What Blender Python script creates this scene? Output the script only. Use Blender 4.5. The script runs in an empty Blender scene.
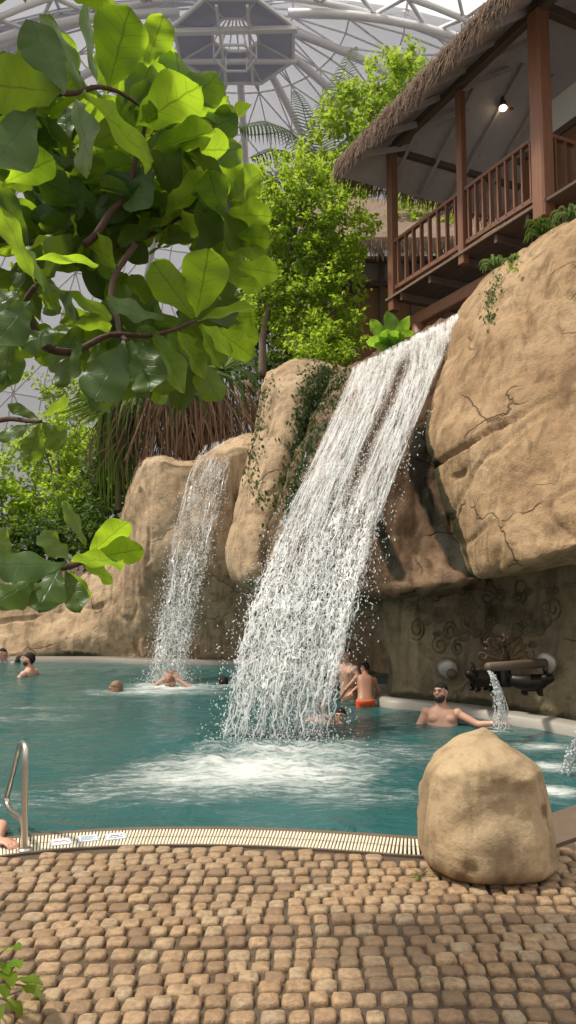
import bpy, bmesh, math, random
from mathutils import Vector, Matrix, noise
V = Vector
R = math.radians
rnd = random.Random(11)
SC = bpy.context.scene
COL = SC.collection
# ------------------------------------------------------------------ camera
CAMZ, PITCH, FPX = 1.6, R(5.2), 740.0
cd = bpy.data.cameras.new('camera'); cam = bpy.data.objects.new('camera', cd); COL.objects.link(cam)
cam.location = (0, 0, CAMZ); cam.rotation_euler = (R(90) + PITCH, 0, 0)
cd.sensor_fit = 'VERTICAL'; cd.sensor_height = 36.0; cd.lens = FPX / 1024 * 36.0
cd.clip_start = 0.05; cd.clip_end = 900
SC.camera = cam
CP, SP = math.cos(PITCH), math.sin(PITCH)
def ray(px, py):
    a, b = (px - 288) / FPX, (512 - py) / FPX
    return V((a, CP - b * SP, SP + b * CP))
def P(px, py, Y):
    d = ray(px, py); return V((0, 0, CAMZ)) + d * (Y / d.y)
def G(px, py, z=0.0):
    d = ray(px, py); return V((0, 0, CAMZ)) + d * ((z - CAMZ) / d.z)
def proj(p):
    y = p[1] * CP + (p[2] - CAMZ) * SP; z = -p[1] * SP + (p[2] - CAMZ) * CP
    return 288 + FPX * p[0] / y, 512 - FPX * z / y
# ------------------------------------------------------------------ object helpers
def tag(o, label=None, cat=None, group=None, kind=None):
    if label: o['label'] = label
    if cat: o['category'] = cat
    if group: o['group'] = group
    if kind: o['kind'] = kind
    return o
def empty(name, loc, label=None, cat=None, group=None, rz=0.0, kind=None):
    o = bpy.data.objects.new(name, None); COL.objects.link(o)
    o.location = loc; o.rotation_euler = (0, 0, rz); o.empty_display_size = 0.1
    return tag(o, label, cat, group, kind)
class MB:
    def __init__(s): s.v, s.f, s.uv, s.at = [], [], [], []
    def add(s, vs, fs, uv=None, at=None):
        b = len(s.v); s.v.extend(tuple(x) for x in vs)
        s.f.extend(tuple(i + b for i in f) for f in fs)
        s.uv.extend(uv if uv else [(0, 0)] * len(vs))
        s.at.extend(at if at else [0.0] * len(vs))
    def box(s, lo, hi):
        x0, y0, z0 = lo; x1, y1, z1 = hi
        s.add([(x0,y0,z0),(x1,y0,z0),(x1,y1,z0),(x0,y1,z0),(x0,y0,z1),(x1,y0,z1),(x1,y1,z1),(x0,y1,z1)],
              [(0,3,2,1),(4,5,6,7),(0,1,5,4),(1,2,6,5),(2,3,7,6),(3,0,4,7)])
    def beam(s, p0, p1, w, h, up=(0,0,1), bev=0.12):
        p0, p1, up = V(p0), V(p1), V(up); d = (p1 - p0).normalized()
        sd = d.cross(up)
        if sd.length < 1e-4: sd = d.cross(V((1,0,0)))
        sd.normalize(); u = sd.cross(d)
        c = bev * min(w, h)
        pr = [(-w/2+c,-h/2),(w/2-c,-h/2),(w/2,-h/2+c),(w/2,h/2-c),(w/2-c,h/2),(-w/2+c,h/2),(-w/2,h/2-c),(-w/2,-h/2+c)]
        vs = [p + sd*a + u*b for p in (p0, p1) for a, b in pr]
        fs = [(i, (i+1)%8, 8+(i+1)%8, 8+i) for i in range(8)] + [tuple(range(7,-1,-1)), tuple(range(8,16))]
        s.add(vs, fs)
    def tube(s, pts, rad, n=8, caps=True):
        pts = [V(p) for p in pts]; m = len(pts)
        if not hasattr(rad, '__len__'): rad = [rad]*m
        t0 = (pts[1]-pts[0]).normalized()
        a = t0.orthogonal().normalized(); vs = []; uv = []
        L = 0
        for i, p in enumerate(pts):
            t = (pts[min(i+1,m-1)] - pts[max(i-1,0)])
            if t.length < 1e-9: t = t0
            t = t.normalized(); a = (a - t*a.dot(t))
            if a.length < 1e-6: a = t.orthogonal()
            a.normalize(); b = t.cross(a)
            if i: L += (p-pts[i-1]).length
            for k in range(n):
                q = 2*math.pi*k/n
                vs.append(p + (a*math.cos(q) + b*math.sin(q))*rad[i]); uv.append((k/n, L))
        fs = [(i*n+k, i*n+(k+1)%n, (i+1)*n+(k+1)%n, (i+1)*n+k) for i in range(m-1) for k in range(n)]
        if caps: fs += [tuple(range(n-1,-1,-1)), tuple((m-1)*n+k for k in range(n))]
        s.add(vs, fs, uv)
    def ell(s, c, r, nu=12, nv=8, M=None, keep=None):
        c = V(c); vs = []; M = M or Matrix.Identity(3)
        for j in range(1, nv):
            th = math.pi*j/nv
            for i in range(nu):
                ph = 2*math.pi*i/nu
                vs.append(c + M @ V((r[0]*math.sin(th)*math.cos(ph), r[1]*math.sin(th)*math.sin(ph), r[2]*math.cos(th))))
        vs += [c + M @ V((0,0,r[2])), c + M @ V((0,0,-r[2]))]
        fs = [(j*nu+i, (j+1)*nu+i, (j+1)*nu+(i+1)%nu, j*nu+(i+1)%nu) for j in range(nv-2) for i in range(nu)]
        t, b = len(vs)-2, len(vs)-1
        fs += [(t, i, (i+1)%nu) for i in range(nu)] + [(b, (nv-2)*nu+(i+1)%nu, (nv-2)*nu+i) for i in range(nu)]
        s.add(vs, fs)
    def loft(s, rings, caps=True):           # closed rings of equal length
        n = len(rings[0]); vs = [p for r_ in rings for p in r_]
        fs = [(i*n+k, i*n+(k+1)%n, (i+1)*n+(k+1)%n, (i+1)*n+k) for i in range(len(rings)-1) for k in range(n)]
        if caps: fs += [tuple(range(n-1,-1,-1)), tuple((len(rings)-1)*n+k for k in range(n))]
        s.add(vs, fs)
    def build(s, name, mat, parent=None, smooth=True, attr=None, kind=None, label=None):
        me = bpy.data.meshes.new(name)
        off = V(parent_loc(parent))
        me.from_pydata([tuple(V(p) - off) for p in s.v], [], s.f)
        if any(u != (0, 0) for u in s.uv):
            l = me.uv_layers.new(name='UVMap')
            lv = [0]*len(me.loops); me.loops.foreach_get('vertex_index', lv)
            buf = [c for i in lv for c in s.uv[i]]; l.data.foreach_set('uv', buf)
        if attr:
            a = me.attributes.new(attr, 'FLOAT', 'POINT'); a.data.foreach_set('value', s.at)
        if smooth: me.polygons.foreach_set('use_smooth', [True]*len(me.polygons))
        me.update()
        o = bpy.data.objects.new(name, me); COL.objects.link(o)
        if mat: me.materials.append(mat)
        if parent: o.parent = parent
        if kind: o['kind'] = kind
        if label: o['label'] = label
        return o
def parent_loc(p):
    t = V((0,0,0))
    while p is not None:
        t += V(p.location); p = p.parent
    return t
def copy_tree(o, parent=None):
    c = o.copy(); COL.objects.link(c)
    if parent: c.parent = parent
    for ch in [q for q in SC.objects if q.parent == o]: copy_tree(ch, c)
    return c
def cr(pts, n):                              # Catmull-Rom resample by parameter
    m = len(pts); out = []
    for k in range(n):
        t = k/(n-1)*(m-1); i = min(int(t), m-2); f = t-i
        p0, p1, p2, p3 = pts[max(i-1,0)], pts[i], pts[i+1], pts[min(i+2,m-1)]
        out.append(0.5*((2*p1) + (p2-p0)*f + (2*p0-5*p1+4*p2-p3)*f*f + (3*p1-p0-3*p2+p3)*f**3))
    return out
def fb(p, s, o=4): return noise.fractal(V(p)*s, 0.9, 2.1, o)
def sstep(a, b, x):
    t = min(1, max(0, (x-a)/(b-a))); return t*t*(3-2*t)
# ------------------------------------------------------------------ node helpers
class NT:
    def __init__(s, name):
        s.m = bpy.data.materials.new(name); s.m.use_nodes = True; s.t = s.m.node_tree; s.t.nodes.clear()
        s.out = s.n('ShaderNodeOutputMaterial')
    def n(s, typ, ins=None, **kw):
        nd = s.t.nodes.new(typ)
        for k, v in kw.items(): setattr(nd, k, v)
        for k, v in (ins or {}).items(): s.set(nd, k, v)
        return nd
    def set(s, nd, k, v):
        sk = nd.inputs[k]
        if isinstance(v, bpy.types.NodeSocket): s.t.links.new(v, sk)
        elif isinstance(v, bpy.types.Node): s.t.links.new(v.outputs[0], sk)
        else:
            if hasattr(sk.default_value, '__len__') and hasattr(v, '__len__') and len(v) == 3 and len(sk.default_value) == 4: v = (*v, 1)
            sk.default_value = v
    def math(s, op, a, b=0.0, c=None, clamp=False):
        nd = s.n('ShaderNodeMath', operation=op, use_clamp=clamp); s.set(nd, 0, a); s.set(nd, 1, b)
        if c is not None: s.set(nd, 2, c)
        return nd.outputs[0]
    def mix(s, f, a, b, blend='MIX'):
        nd = s.n('ShaderNodeMix', data_type='RGBA', blend_type=blend)
        s.set(nd, 0, f); s.set(nd, 6, a); s.set(nd, 7, b); return nd.outputs[2]
    def ramp(s, f, stops, interp='LINEAR'):
        nd = s.n('ShaderNodeValToRGB'); e = nd.color_ramp.elements; nd.color_ramp.interpolation = interp
        while len(e) < len(stops): e.new(0.5)
        for el, (p, c) in zip(e, stops):
            el.position = p; el.color = (*c, 1) if hasattr(c, '__len__') else (c, c, c, 1)
        s.set(nd, 0, f); return nd.outputs[0]
    def noise(s, vec, scale, detail=4, rough=0.55, dist=0.0):
        nd = s.n('ShaderNodeTexNoise', {'Scale': scale, 'Detail': detail, 'Roughness': rough, 'Distortion': dist})
        s.set(nd, 'Vector', vec); return nd.outputs[0]
    def mapping(s, vec, scale=(1,1,1), loc=(0,0,0), rot=(0,0,0)):
        nd = s.n('ShaderNodeMapping', {'Scale': scale, 'Location': loc, 'Rotation': rot}); s.set(nd, 'Vector', vec); return nd.outputs[0]
    def pos(s): return s.n('ShaderNodeNewGeometry').outputs['Position']
    def obj(s): return s.n('ShaderNodeTexCoord').outputs['Object']
    def uv(s): return s.n('ShaderNodeTexCoord').outputs['UV']
    def attr(s, name): return s.n('ShaderNodeAttribute', attribute_name=name).outputs['Fac']
    def bump(s, h, strength=0.5, dist=0.02, nrm=None):
        nd = s.n('ShaderNodeBump', {'Strength': strength, 'Distance': dist}); s.set(nd, 'Height', h)
        if nrm: s.set(nd, 'Normal', nrm)
        return nd.outputs[0]
    def bsdf(s, col, rough=0.7, nrm=None, **kw):
        nd = s.n('ShaderNodeBsdfPrincipled'); s.set(nd, 'Base Color', col); s.set(nd, 'Roughness', rough)
        if nrm: s.set(nd, 'Normal', nrm)
        for k, v in kw.items(): s.set(nd, k.replace('_', ' '), v)
        return nd.outputs[0]
    def done(s, sh):
        s.t.links.new(sh, s.out.inputs['Surface']); return s.m
def plain(name, col, rough=0.6, metal=0.0, var=0.15, scale=12, **kw):
    m = NT(name); f = m.noise(m.obj(), scale, 3)
    c = m.mix(f, tuple(x*(1-var) for x in col), tuple(min(1, x*(1+var)) for x in col))
    return m.done(m.bsdf(c, rough, Metallic=metal, **kw))
# ------------------------------------------------------------------ materials
def rock_mat(name, c0, c1, c2, green=(0.05,0.055,0.025), gscale=0.0, wet=0.0, bmp=0.85):
    m = NT(name); p = m.pos()
    n1 = m.noise(p, 0.9, 6, 0.6, 0.4); n2 = m.noise(p, 5, 6, 0.65); n3 = m.noise(p, 38, 5, 0.7)
    st = m.noise(m.mapping(p, (3.2, 3.2, 0.45)), 1.6, 5, 0.6, 0.6)
    c = m.ramp(n1, [(0.32, c0), (0.52, c1), (0.72, c2)])
    c = m.mix(m.ramp(st, [(0.50, 0.0), (0.68, 0.70)]), c, tuple(x*0.48 for x in c0))
    c = m.mix(m.ramp(n2, [(0.36, 0.50), (0.50, 0.0)]), c, tuple(x*0.55 for x in c0))
    c = m.mix(m.ramp(n3, [(0.3, 0.22), (0.6, 0.0)]), c, tuple(x*0.45 for x in c0))
    vo = m.n('ShaderNodeTexVoronoi', {'Scale': 0.75}, feature='DISTANCE_TO_EDGE')
    wv = m.n('ShaderNodeVectorMath', operation='ADD'); m.set(wv, 0, m.mapping(p, (1, 1, 1.5)))
    nv = m.n('ShaderNodeTexNoise', {'Scale': 1.7, 'Detail': 5}); m.set(nv, 'Vector', p)
    m.set(wv, 1, nv.outputs['Color']); m.set(vo, 'Vector', wv)
    crack = m.ramp(vo.outputs['Distance'], [(0.0, 1.0), (0.018, 0.0)])
    gate = m.ramp(m.noise(p, 1.1, 2), [(0.50, 0.0), (0.60, 1.0)])
    crack = m.math('MULTIPLY', crack, gate)
    c = m.mix(m.math('MULTIPLY', crack, 0.6), c, tuple(x*0.3 for x in c0))
    a = m.attr('stain')
    gm = m.math('ADD', m.math('MULTIPLY', a, 1.0), m.math('MULTIPLY', m.math('SUBTRACT', n2, 0.5), 0.9))
    gm = m.ramp(m.math('MULTIPLY', gm, m.math('GREATER_THAN', a, 0.02)), [(0.28, 0.0), (0.55, 0.92)])
    c = m.mix(gm, c, m.mix(n3, green, tuple(x*0.45 for x in green)))
    h = m.math('ADD', m.math('MULTIPLY', n2, 0.6), m.math('MULTIPLY', n3, 0.25))
    h = m.math('SUBTRACT', h, m.math('MULTIPLY', crack, 0.5))
    return m.done(m.bsdf(c, m.math('SUBTRACT', 0.85 - wet, m.math('MULTIPLY', gm, 0.0)), m.bump(h, bmp, 0.07), Specular_IOR_Level=0.2))
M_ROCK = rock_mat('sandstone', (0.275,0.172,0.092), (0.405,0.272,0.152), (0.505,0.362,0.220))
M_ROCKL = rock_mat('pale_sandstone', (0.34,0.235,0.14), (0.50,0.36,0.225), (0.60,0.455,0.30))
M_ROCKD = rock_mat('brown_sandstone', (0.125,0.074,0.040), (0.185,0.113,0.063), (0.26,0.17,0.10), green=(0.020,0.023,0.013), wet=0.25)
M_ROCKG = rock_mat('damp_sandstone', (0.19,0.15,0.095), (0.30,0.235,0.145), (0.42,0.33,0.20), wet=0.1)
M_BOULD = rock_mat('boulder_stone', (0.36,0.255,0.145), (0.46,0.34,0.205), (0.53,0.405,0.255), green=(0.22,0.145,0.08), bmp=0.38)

def mk_cobble():
    m = NT('cobblestone'); g = m.n('ShaderNodeNewGeometry'); r = g.outputs['Random Per Island']; p = g.outputs['Position']
    c = m.ramp(r, [(0.0, (0.23,0.145,0.08)), (0.35, (0.34,0.215,0.115)), (0.7, (0.44,0.29,0.16)), (1.0, (0.41,0.305,0.19))])
    n2 = m.noise(p, 30, 5, 0.7); n3 = m.noise(p, 150, 3); n1 = m.noise(p, 0.9, 3)
    c = m.mix(m.ramp(n2, [(0.38, 0.65), (0.60, 0.0)]), c, (0.16,0.10,0.055))
    c = m.mix(m.ramp(n1, [(0.45, 0.0), (0.7, 0.25)]), c, (0.27,0.21,0.14))
    h = m.math('ADD', n2, m.math('MULTIPLY', n3, 0.3))
    return m.done(m.bsdf(c, m.math('ADD', 0.38, m.math('MULTIPLY', n2, 0.3)), m.bump(h, 0.9, 0.012)))
M_COB = mk_cobble()
M_MORTAR = plain('dark_joint_sand', (0.085,0.060,0.038), 0.95, var=0.5, scale=40)

FOAM = [  # centre x, y, rx, ry, strength: churned water where a fall or jet lands
]
def mk_water(foam):
    m = NT('pool_water'); p = m.pos()
    w1 = m.noise(m.mapping(p, (1.0, 1.7, 1)), 2.6, 5, 0.55, 0.8); w2 = m.noise(m.mapping(p, (1, 1.6, 1)), 9, 4, 0.6, 0.5)
    h = m.math('ADD', w1, m.math('MULTIPLY', w2, 0.28))
    base = m.mix(m.noise(p, 0.35, 3), (0.014,0.062,0.064), (0.028,0.125,0.122))
    f1 = m.noise(m.mapping(p, (1.6, 5.5, 1)), 1.9, 8, 0.68, 1.2); f2 = m.noise(m.mapping(p, (2, 5, 1)), 7, 5, 0.7, 0.8)
    tot = None
    sep = m.n('ShaderNodeSeparateXYZ'); m.set(sep, 0, p)
    for (x, y, rx, ry, s) in foam:
        dx = m.math('DIVIDE', m.math('SUBTRACT', sep.outputs[0], x), rx); dy = m.math('DIVIDE', m.math('SUBTRACT', sep.outputs[1], y), ry)
        d = m.math('SQRT', m.math('ADD', m.math('MULTIPLY', dx, dx), m.math('MULTIPLY', dy, dy)))
        k = m.math('MULTIPLY', m.math('SUBTRACT', 1.0, d, clamp=True), s)
        tot = k if tot is None else m.math('MAXIMUM', tot, k)
    e = m.math('ADD', m.math('MULTIPLY', tot, 1.25), m.math('ADD', m.math('MULTIPLY', m.math('SUBTRACT', f1, 0.5), 1.9), m.math('MULTIPLY', m.math('SUBTRACT', f2, 0.5), 0.9)))
    e = m.math('MULTIPLY', e, m.math('MULTIPLY', tot, 4.0, clamp=True))
    fm = m.ramp(e, [(0.20, 0.0), (0.50, 0.24), (1.05, 0.92)])
    wht = m.mix(f2, (0.50,0.56,0.54), (0.82,0.84,0.80))
    c = m.mix(fm, base, wht)
    ro = m.math('ADD', 0.07, m.math('MULTIPLY', fm, 0.6))
    return m.done(m.bsdf(c, ro, m.bump(m.math('ADD', h, m.math('MULTIPLY', fm, m.math('ADD', 0.2, m.math('MULTIPLY', f2, 0.7)))), 0.55, 0.10), IOR=1.33))

def mk_fall(name, dens0, dens1, split):
    """falling white water: uv.x across in metres, uv.y along in metres; breaks up into strands with distance fallen (attribute 'fall')"""
    m = NT(name); uv = m.uv(); fa = m.attr('fall')
    oi = m.n('ShaderNodeObjectInfo').outputs['Random']
    cm = m.n('ShaderNodeCombineXYZ'); m.set(cm, 2, m.math('MULTIPLY', oi, 37.0))
    ad = m.n('ShaderNodeVectorMath', operation='ADD'); m.set(ad, 0, uv); m.set(ad, 1, cm); uvv = ad.outputs[0]
    a = m.noise(m.mapping(uvv, (15.0, 1.7, 1)), 1.0, 7, 0.66, 0.5)
    b = m.noise(m.mapping(uvv, (46, 11, 1)), 1.0, 4, 0.65, 0.8)
    s = m.math('ADD', m.math('MULTIPLY', a, 0.62), m.math('MULTIPLY', b, 0.38))
    top = m.math('SUBTRACT', s, 0.5)
    wp = m.n('ShaderNodeTexNoise', {'Scale': 2.5, 'Detail': 4}); m.set(wp, 'Vector', uvv)
    w2 = m.n('ShaderNodeVectorMath', operation='SCALE'); m.set(w2, 0, wp.outputs['Color']); w2.inputs[3].default_value = 0.42
    w3 = m.n('ShaderNodeVectorMath', operation='ADD'); m.set(w3, 0, uvv); m.set(w3, 1, w2.outputs[0])
    vo = m.n('ShaderNodeTexVoronoi', {'Scale': 1.0}, feature='DISTANCE_TO_EDGE'); m.set(vo, 'Vector', m.mapping(w3.outputs[0], (20, 8.0, 1)))
    web = m.math('SUBTRACT', 0.10, vo.outputs['Distance'])
    web = m.math('ADD', m.math('MULTIPLY', web, 1.7), m.math('MULTIPLY', m.math('SUBTRACT', b, 0.5), 0.9))
    web = m.math('ADD', web, m.math('MULTIPLY', m.math('SUBTRACT', a, 0.5), 0.6))
    t = m.math('SMOOTHSTEP', fa) if False else m.math('MULTIPLY', m.math('SUBTRACT', fa, split), 2.6, clamp=True)
    v = m.math('ADD', m.math('MULTIPLY', top, m.math('SUBTRACT', 1.0, t)), m.math('MULTIPLY', web, t))
    den = m.math('ADD', dens0, m.math('MULTIPLY', fa, dens1 - dens0))
    sx = m.n('ShaderNodeSeparateXYZ'); m.set(sx, 0, uv)
    al = m.ramp(m.math('ADD', v, m.math('SUBTRACT', den, m.math('MULTIPLY', m.math('SUBTRACT', fa, 0.88, clamp=True), 1.6))), [(0.0, 0.0), (0.05, 0.30), (0.20, 0.93)])
    ed = m.attr('edge'); al = m.math('MULTIPLY', al, ed)
    df = m.n('ShaderNodeBsdfDiffuse', {'Color': (0.93,0.93,0.92,1)}); tr = m.n('ShaderNodeBsdfTranslucent', {'Color': (0.92,0.93,0.92,1)})
    gl = m.n('ShaderNodeBsdfGlossy', {'Color': (0.9,0.9,0.9,1), 'Roughness': 0.25})
    x = m.n('ShaderNodeMixShader', {'Fac': 0.45}); m.set(x, 1, df.outputs[0]); m.set(x, 2, tr.outputs[0])
    y = m.n('ShaderNodeMixShader', {'Fac': 0.04}); m.set(y, 1, x.outputs[0]); m.set(y, 2, gl.outputs[0])
    tp = m.n('ShaderNodeBsdfTransparent'); z = m.n('ShaderNodeMixShader'); m.set(z, 0, al); m.set(z, 1, tp.outputs[0]); m.set(z, 2, y.outputs[0])
    return m.done(z.outputs[0])
M_FALL = mk_fall('white_falling_water', 0.05, -0.03, 0.38)
M_FALL2 = mk_fall('thin_falling_water', 0.0, -0.02, 0.40)
def mk_drop():
    m = NT('water_drop'); df = m.n('ShaderNodeBsdfDiffuse', {'Color': (0.84,0.86,0.85,1)}); tr = m.n('ShaderNodeBsdfTranslucent', {'Color': (0.84,0.86,0.86,1)})
    x = m.n('ShaderNodeMixShader', {'Fac': 0.4}); m.set(x, 1, df.outputs[0]); m.set(x, 2, tr.outputs[0])
    gl = m.n('ShaderNodeBsdfGlossy', {'Roughness': 0.1}); y = m.n('ShaderNodeMixShader', {'Fac': 0.04}); m.set(y, 1, x.outputs[0]); m.set(y, 2, gl.outputs[0])
    return m.done(y.outputs[0])
M_DROP = mk_drop()

def leaf_mat(name, top, back, trans, tw=0.5, rough=0.35, veins=False, lit_tone=False):
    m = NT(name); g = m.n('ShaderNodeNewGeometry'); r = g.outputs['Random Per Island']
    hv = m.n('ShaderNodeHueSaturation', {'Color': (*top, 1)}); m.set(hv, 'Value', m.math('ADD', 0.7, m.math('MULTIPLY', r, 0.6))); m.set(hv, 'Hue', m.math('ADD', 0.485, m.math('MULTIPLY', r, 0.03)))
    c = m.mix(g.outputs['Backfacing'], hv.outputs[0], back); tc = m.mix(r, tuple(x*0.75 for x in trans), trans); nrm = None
    if veins:
        sx = m.n('ShaderNodeSeparateXYZ'); m.set(sx, 0, m.uv())
        u, t = sx.outputs[0], sx.outputs[1]                # u -1..1 across (stored 0..1), t along
        au = m.math('ABSOLUTE', m.math('SUBTRACT', m.math('MULTIPLY', u, 2.0), 1.0))
        mid = m.math('SUBTRACT', 1.0, m.math('MULTIPLY', au, 16.0), clamp=True)
        ph = m.math('FRACT', m.math('MULTIPLY', m.math('SUBTRACT', t, m.math('MULTIPLY', m.math('POWER', au, 0.8), 0.17)), 7.0))
        sv = m.math('SUBTRACT', 1.0, m.math('MULTIPLY', m.math('ABSOLUTE', m.math('SUBTRACT', ph, 0.5)), 13.0), clamp=True)
        sv = m.math('MULTIPLY', sv, m.math('SUBTRACT', 1.0, m.math('MULTIPLY', au, 0.8)))
        vn = m.math('MAXIMUM', mid, m.math('MULTIPLY', sv, 0.7))
        n = m.noise(m.mapping(m.uv(), (30, 40, 1)), 1.0, 3)
        tc = m.mix(m.math('MULTIPLY', vn, 0.85), tc, tuple(x*0.35 for x in trans))
        c = m.mix(m.math('MULTIPLY', vn, 0.5), c, tuple(x*1.5+0.03 for x in top))
        nrm = m.bump(m.math('ADD', vn, m.math('MULTIPLY', n, 0.3)), 0.35, 0.004)
    b = m.bsdf(c, rough, nrm, Specular_IOR_Level=0.22)
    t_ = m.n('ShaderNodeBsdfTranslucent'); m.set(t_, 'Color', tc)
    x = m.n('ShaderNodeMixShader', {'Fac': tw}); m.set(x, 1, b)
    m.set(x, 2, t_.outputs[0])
    if lit_tone: m.set(x, 0, m.math('ADD', 0.10, m.math('MULTIPLY', m.attr('lit_tone'), 0.62)))
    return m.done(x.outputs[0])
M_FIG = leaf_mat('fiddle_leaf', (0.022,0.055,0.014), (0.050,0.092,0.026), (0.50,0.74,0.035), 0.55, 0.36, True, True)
M_LEAF = leaf_mat('tree_leaf', (0.10,0.20,0.022), (0.12,0.20,0.03), (0.55,0.74,0.06), 0.55, 0.45)
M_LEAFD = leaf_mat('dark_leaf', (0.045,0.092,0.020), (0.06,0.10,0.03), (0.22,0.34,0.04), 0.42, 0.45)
M_LEAFY = leaf_mat('pale_leaf', (0.14,0.24,0.03), (0.16,0.25,0.05), (0.55,0.72,0.08), 0.5, 0.5)
M_PALM = leaf_mat('palm_leaf', (0.10,0.16,0.06), (0.13,0.18,0.08), (0.30,0.42,0.12), 0.45, 0.45)
M_FROND = leaf_mat('palm_frond', (0.045,0.075,0.028), (0.06,0.09,0.04), (0.10,0.15,0.045), 0.35, 0.7)
M_BAN = leaf_mat('broad_leaf', (0.06,0.17,0.02), (0.10,0.22,0.04), (0.42,0.70,0.05), 0.5, 0.35, True)
M_IVY = leaf_mat('ivy_leaf', (0.05,0.085,0.022), (0.06,0.09,0.03), (0.13,0.20,0.04), 0.3, 0.5)
def mk_bark(name, a, b):
    m = NT(name); p = m.obj(); n = m.noise(m.mapping(p, (8, 8, 2)), 3, 6, 0.7)
    return m.done(m.bsdf(m.mix(n, a, b), 0.85, m.bump(n, 0.8, 0.02)))
M_BARK = mk_bark('brown_bark', (0.035,0.018,0.013), (0.13,0.070,0.048))
M_BARKG = mk_bark('grey_bark', (0.10,0.075,0.055), (0.26,0.19,0.13))
M_STRAW = mk_bark('dead_leaf', (0.075,0.042,0.024), (0.30,0.185,0.105))
def mk_wood(name, a, b, rough=0.5, sc=(14, 14, 1.2)):
    m = NT(name); p = m.obj(); n = m.noise(m.mapping(p, sc), 2.0, 5, 0.6, 0.4); r = m.n('ShaderNodeObjectInfo').outputs['Random']
    c = m.mix(n, a, b); hv = m.n('ShaderNodeHueSaturation'); m.set(hv, 'Color', c); m.set(hv, 'Value', m.math('ADD', 0.85, m.math('MULTIPLY', r, 0.3)))
    return m.done(m.bsdf(hv.outputs[0], rough, m.bump(n, 0.3, 0.01)))
M_WOOD = mk_wood('red_brown_timber', (0.14,0.060,0.034), (0.29,0.135,0.075))
M_WOODD = mk_wood('dark_timber', (0.09,0.06,0.05), (0.15,0.10,0.08), 0.7)
M_BAMB = mk_wood('bamboo_matting', (0.15,0.075,0.032), (0.30,0.16,0.07), 0.7, (55, 55, 0.8))
M_THATCH = mk_bark('thatch', (0.095,0.060,0.042), (0.30,0.205,0.14))
M_UNDER = mk_wood('hazed_thatch_underside', (0.30,0.265,0.265), (0.44,0.395,0.39), 0.9, (3, 3, 3))  # lens haze painted into the lining as a paler grey
M_WHITE = plain('white_plaster', (0.80,0.80,0.74), 0.8, var=0.05)
M_STEEL = plain('brushed_steel', (0.62,0.58,0.52), 0.28, 1.0, var=0.08, scale=40)
M_GRATE = plain('cream_plastic_grate', (0.70,0.62,0.48), 0.5, var=0.12, scale=9)
M_GUT = plain('dark_gutter', (0.055,0.042,0.028), 0.8)
M_KERB = plain('pale_pool_rim', (0.33,0.305,0.265), 0.45, var=0.2, scale=3)
M_COPE = plain('grey_stone_coping', (0.19,0.165,0.135), 0.6, var=0.2, scale=3)
M_RIMD = plain('brown_stone_rim', (0.13,0.092,0.062), 0.6, var=0.25, scale=8)
M_BRONZE = plain('dark_bronze', (0.022,0.016,0.012), 0.42, 0.6, var=0.4, scale=20)
M_PIPE = plain('weathered_pipe', (0.11,0.075,0.045), 0.6, 0.0, var=0.35, scale=30)
M_RING = plain('pale_metal_ring', (0.40,0.38,0.34), 0.4, 0.4)
M_PANEL = None
def mk_panel():
    m = NT('dome_membrane'); p = m.pos(); n = m.noise(m.mapping(p, (0.05, 0.05, 0.05)), 1.0, 2)
    c = m.mix(n, (0.42,0.42,0.46), (0.54,0.54,0.59)); tc = m.n('ShaderNodeBsdfTranslucent', {'Color': (0.55,0.56,0.62,1)})
    x = m.n('ShaderNodeMixShader', {'Fac': 0.35}); m.set(x, 1, m.bsdf(c, 0.6)); m.set(x, 2, tc.outputs[0]); return m.done(x.outputs[0])
M_PANEL = mk_panel()
M_STRUT = plain('white_steel', (0.80,0.79,0.78), 0.5, var=0.04)
M_GLASSD = plain('blue_grey_panel', (0.52,0.56,0.68), 0.4, var=0.12, scale=0.4)
M_SKIN = plain('skin', (0.56,0.31,0.215), 0.5, var=0.10, scale=7)
M_SKIN2 = plain('tanned_skin', (0.40,0.20,0.125), 0.5, var=0.12, scale=7)
M_HAIR = plain('dark_hair', (0.014,0.009,0.007), 0.9, var=0.4, scale=60)
M_HAIRB = plain('sandy_hair', (0.22,0.13,0.07), 0.55, var=0.3, scale=60)
M_EYE = plain('eye', (0.03,0.022,0.02), 0.2)
M_BEARD = plain('beard', (0.045,0.026,0.018), 0.6, var=0.4, scale=60)
M_LIP = plain('lip', (0.36,0.12,0.10), 0.45)
M_ORANGE = plain('orange_fabric', (0.66,0.10,0.030), 0.7, var=0.2, scale=15)
M_TRUNKS = plain('navy_fabric', (0.02,0.03,0.06), 0.8)
M_SOIL = plain('brown_soil', (0.075,0.045,0.028), 0.95, var=0.45, scale=4)
# ------------------------------------------------------------------ deck, pool, grate
EDGE_PX = [(-420, 905), (-300, 885), (-150, 862), (-60, 847), (0, 838), (65, 831.5), (130, 828), (210, 827), (288, 829), (360, 833), (425, 837), (480, 835.5), (520, 826), (560, 812), (600, 799), (680, 778), (800, 760)]
EDGE = cr([G(*p) for p in EDGE_PX], 420)
def arclen(pts):
    L = [0.0]
    for a, b in zip(pts, pts[1:]): L.append(L[-1] + (b-a).length)
    return L
def even(pts, n):
    L = arclen(pts); out = []; j = 0
    for k in range(n):
        s = L[-1]*k/(n-1)
        while j < len(pts)-2 and L[j+1] < s: j += 1
        f = (s-L[j])/max(1e-9, L[j+1]-L[j]); out.append(pts[j].lerp(pts[j+1], f))
    return out
EDGE = even(EDGE, 420)
def edge_n(i):      # unit normal pointing to the deck side
    t = (EDGE[min(i+3, len(EDGE)-1)] - EDGE[max(i-3, 0)]); t.z = 0; t.normalize(); return V((t.y, -t.x, 0))
GW = 0.34
OUTER = [EDGE[i] + edge_n(i)*GW for i in range(len(EDGE))]
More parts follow.
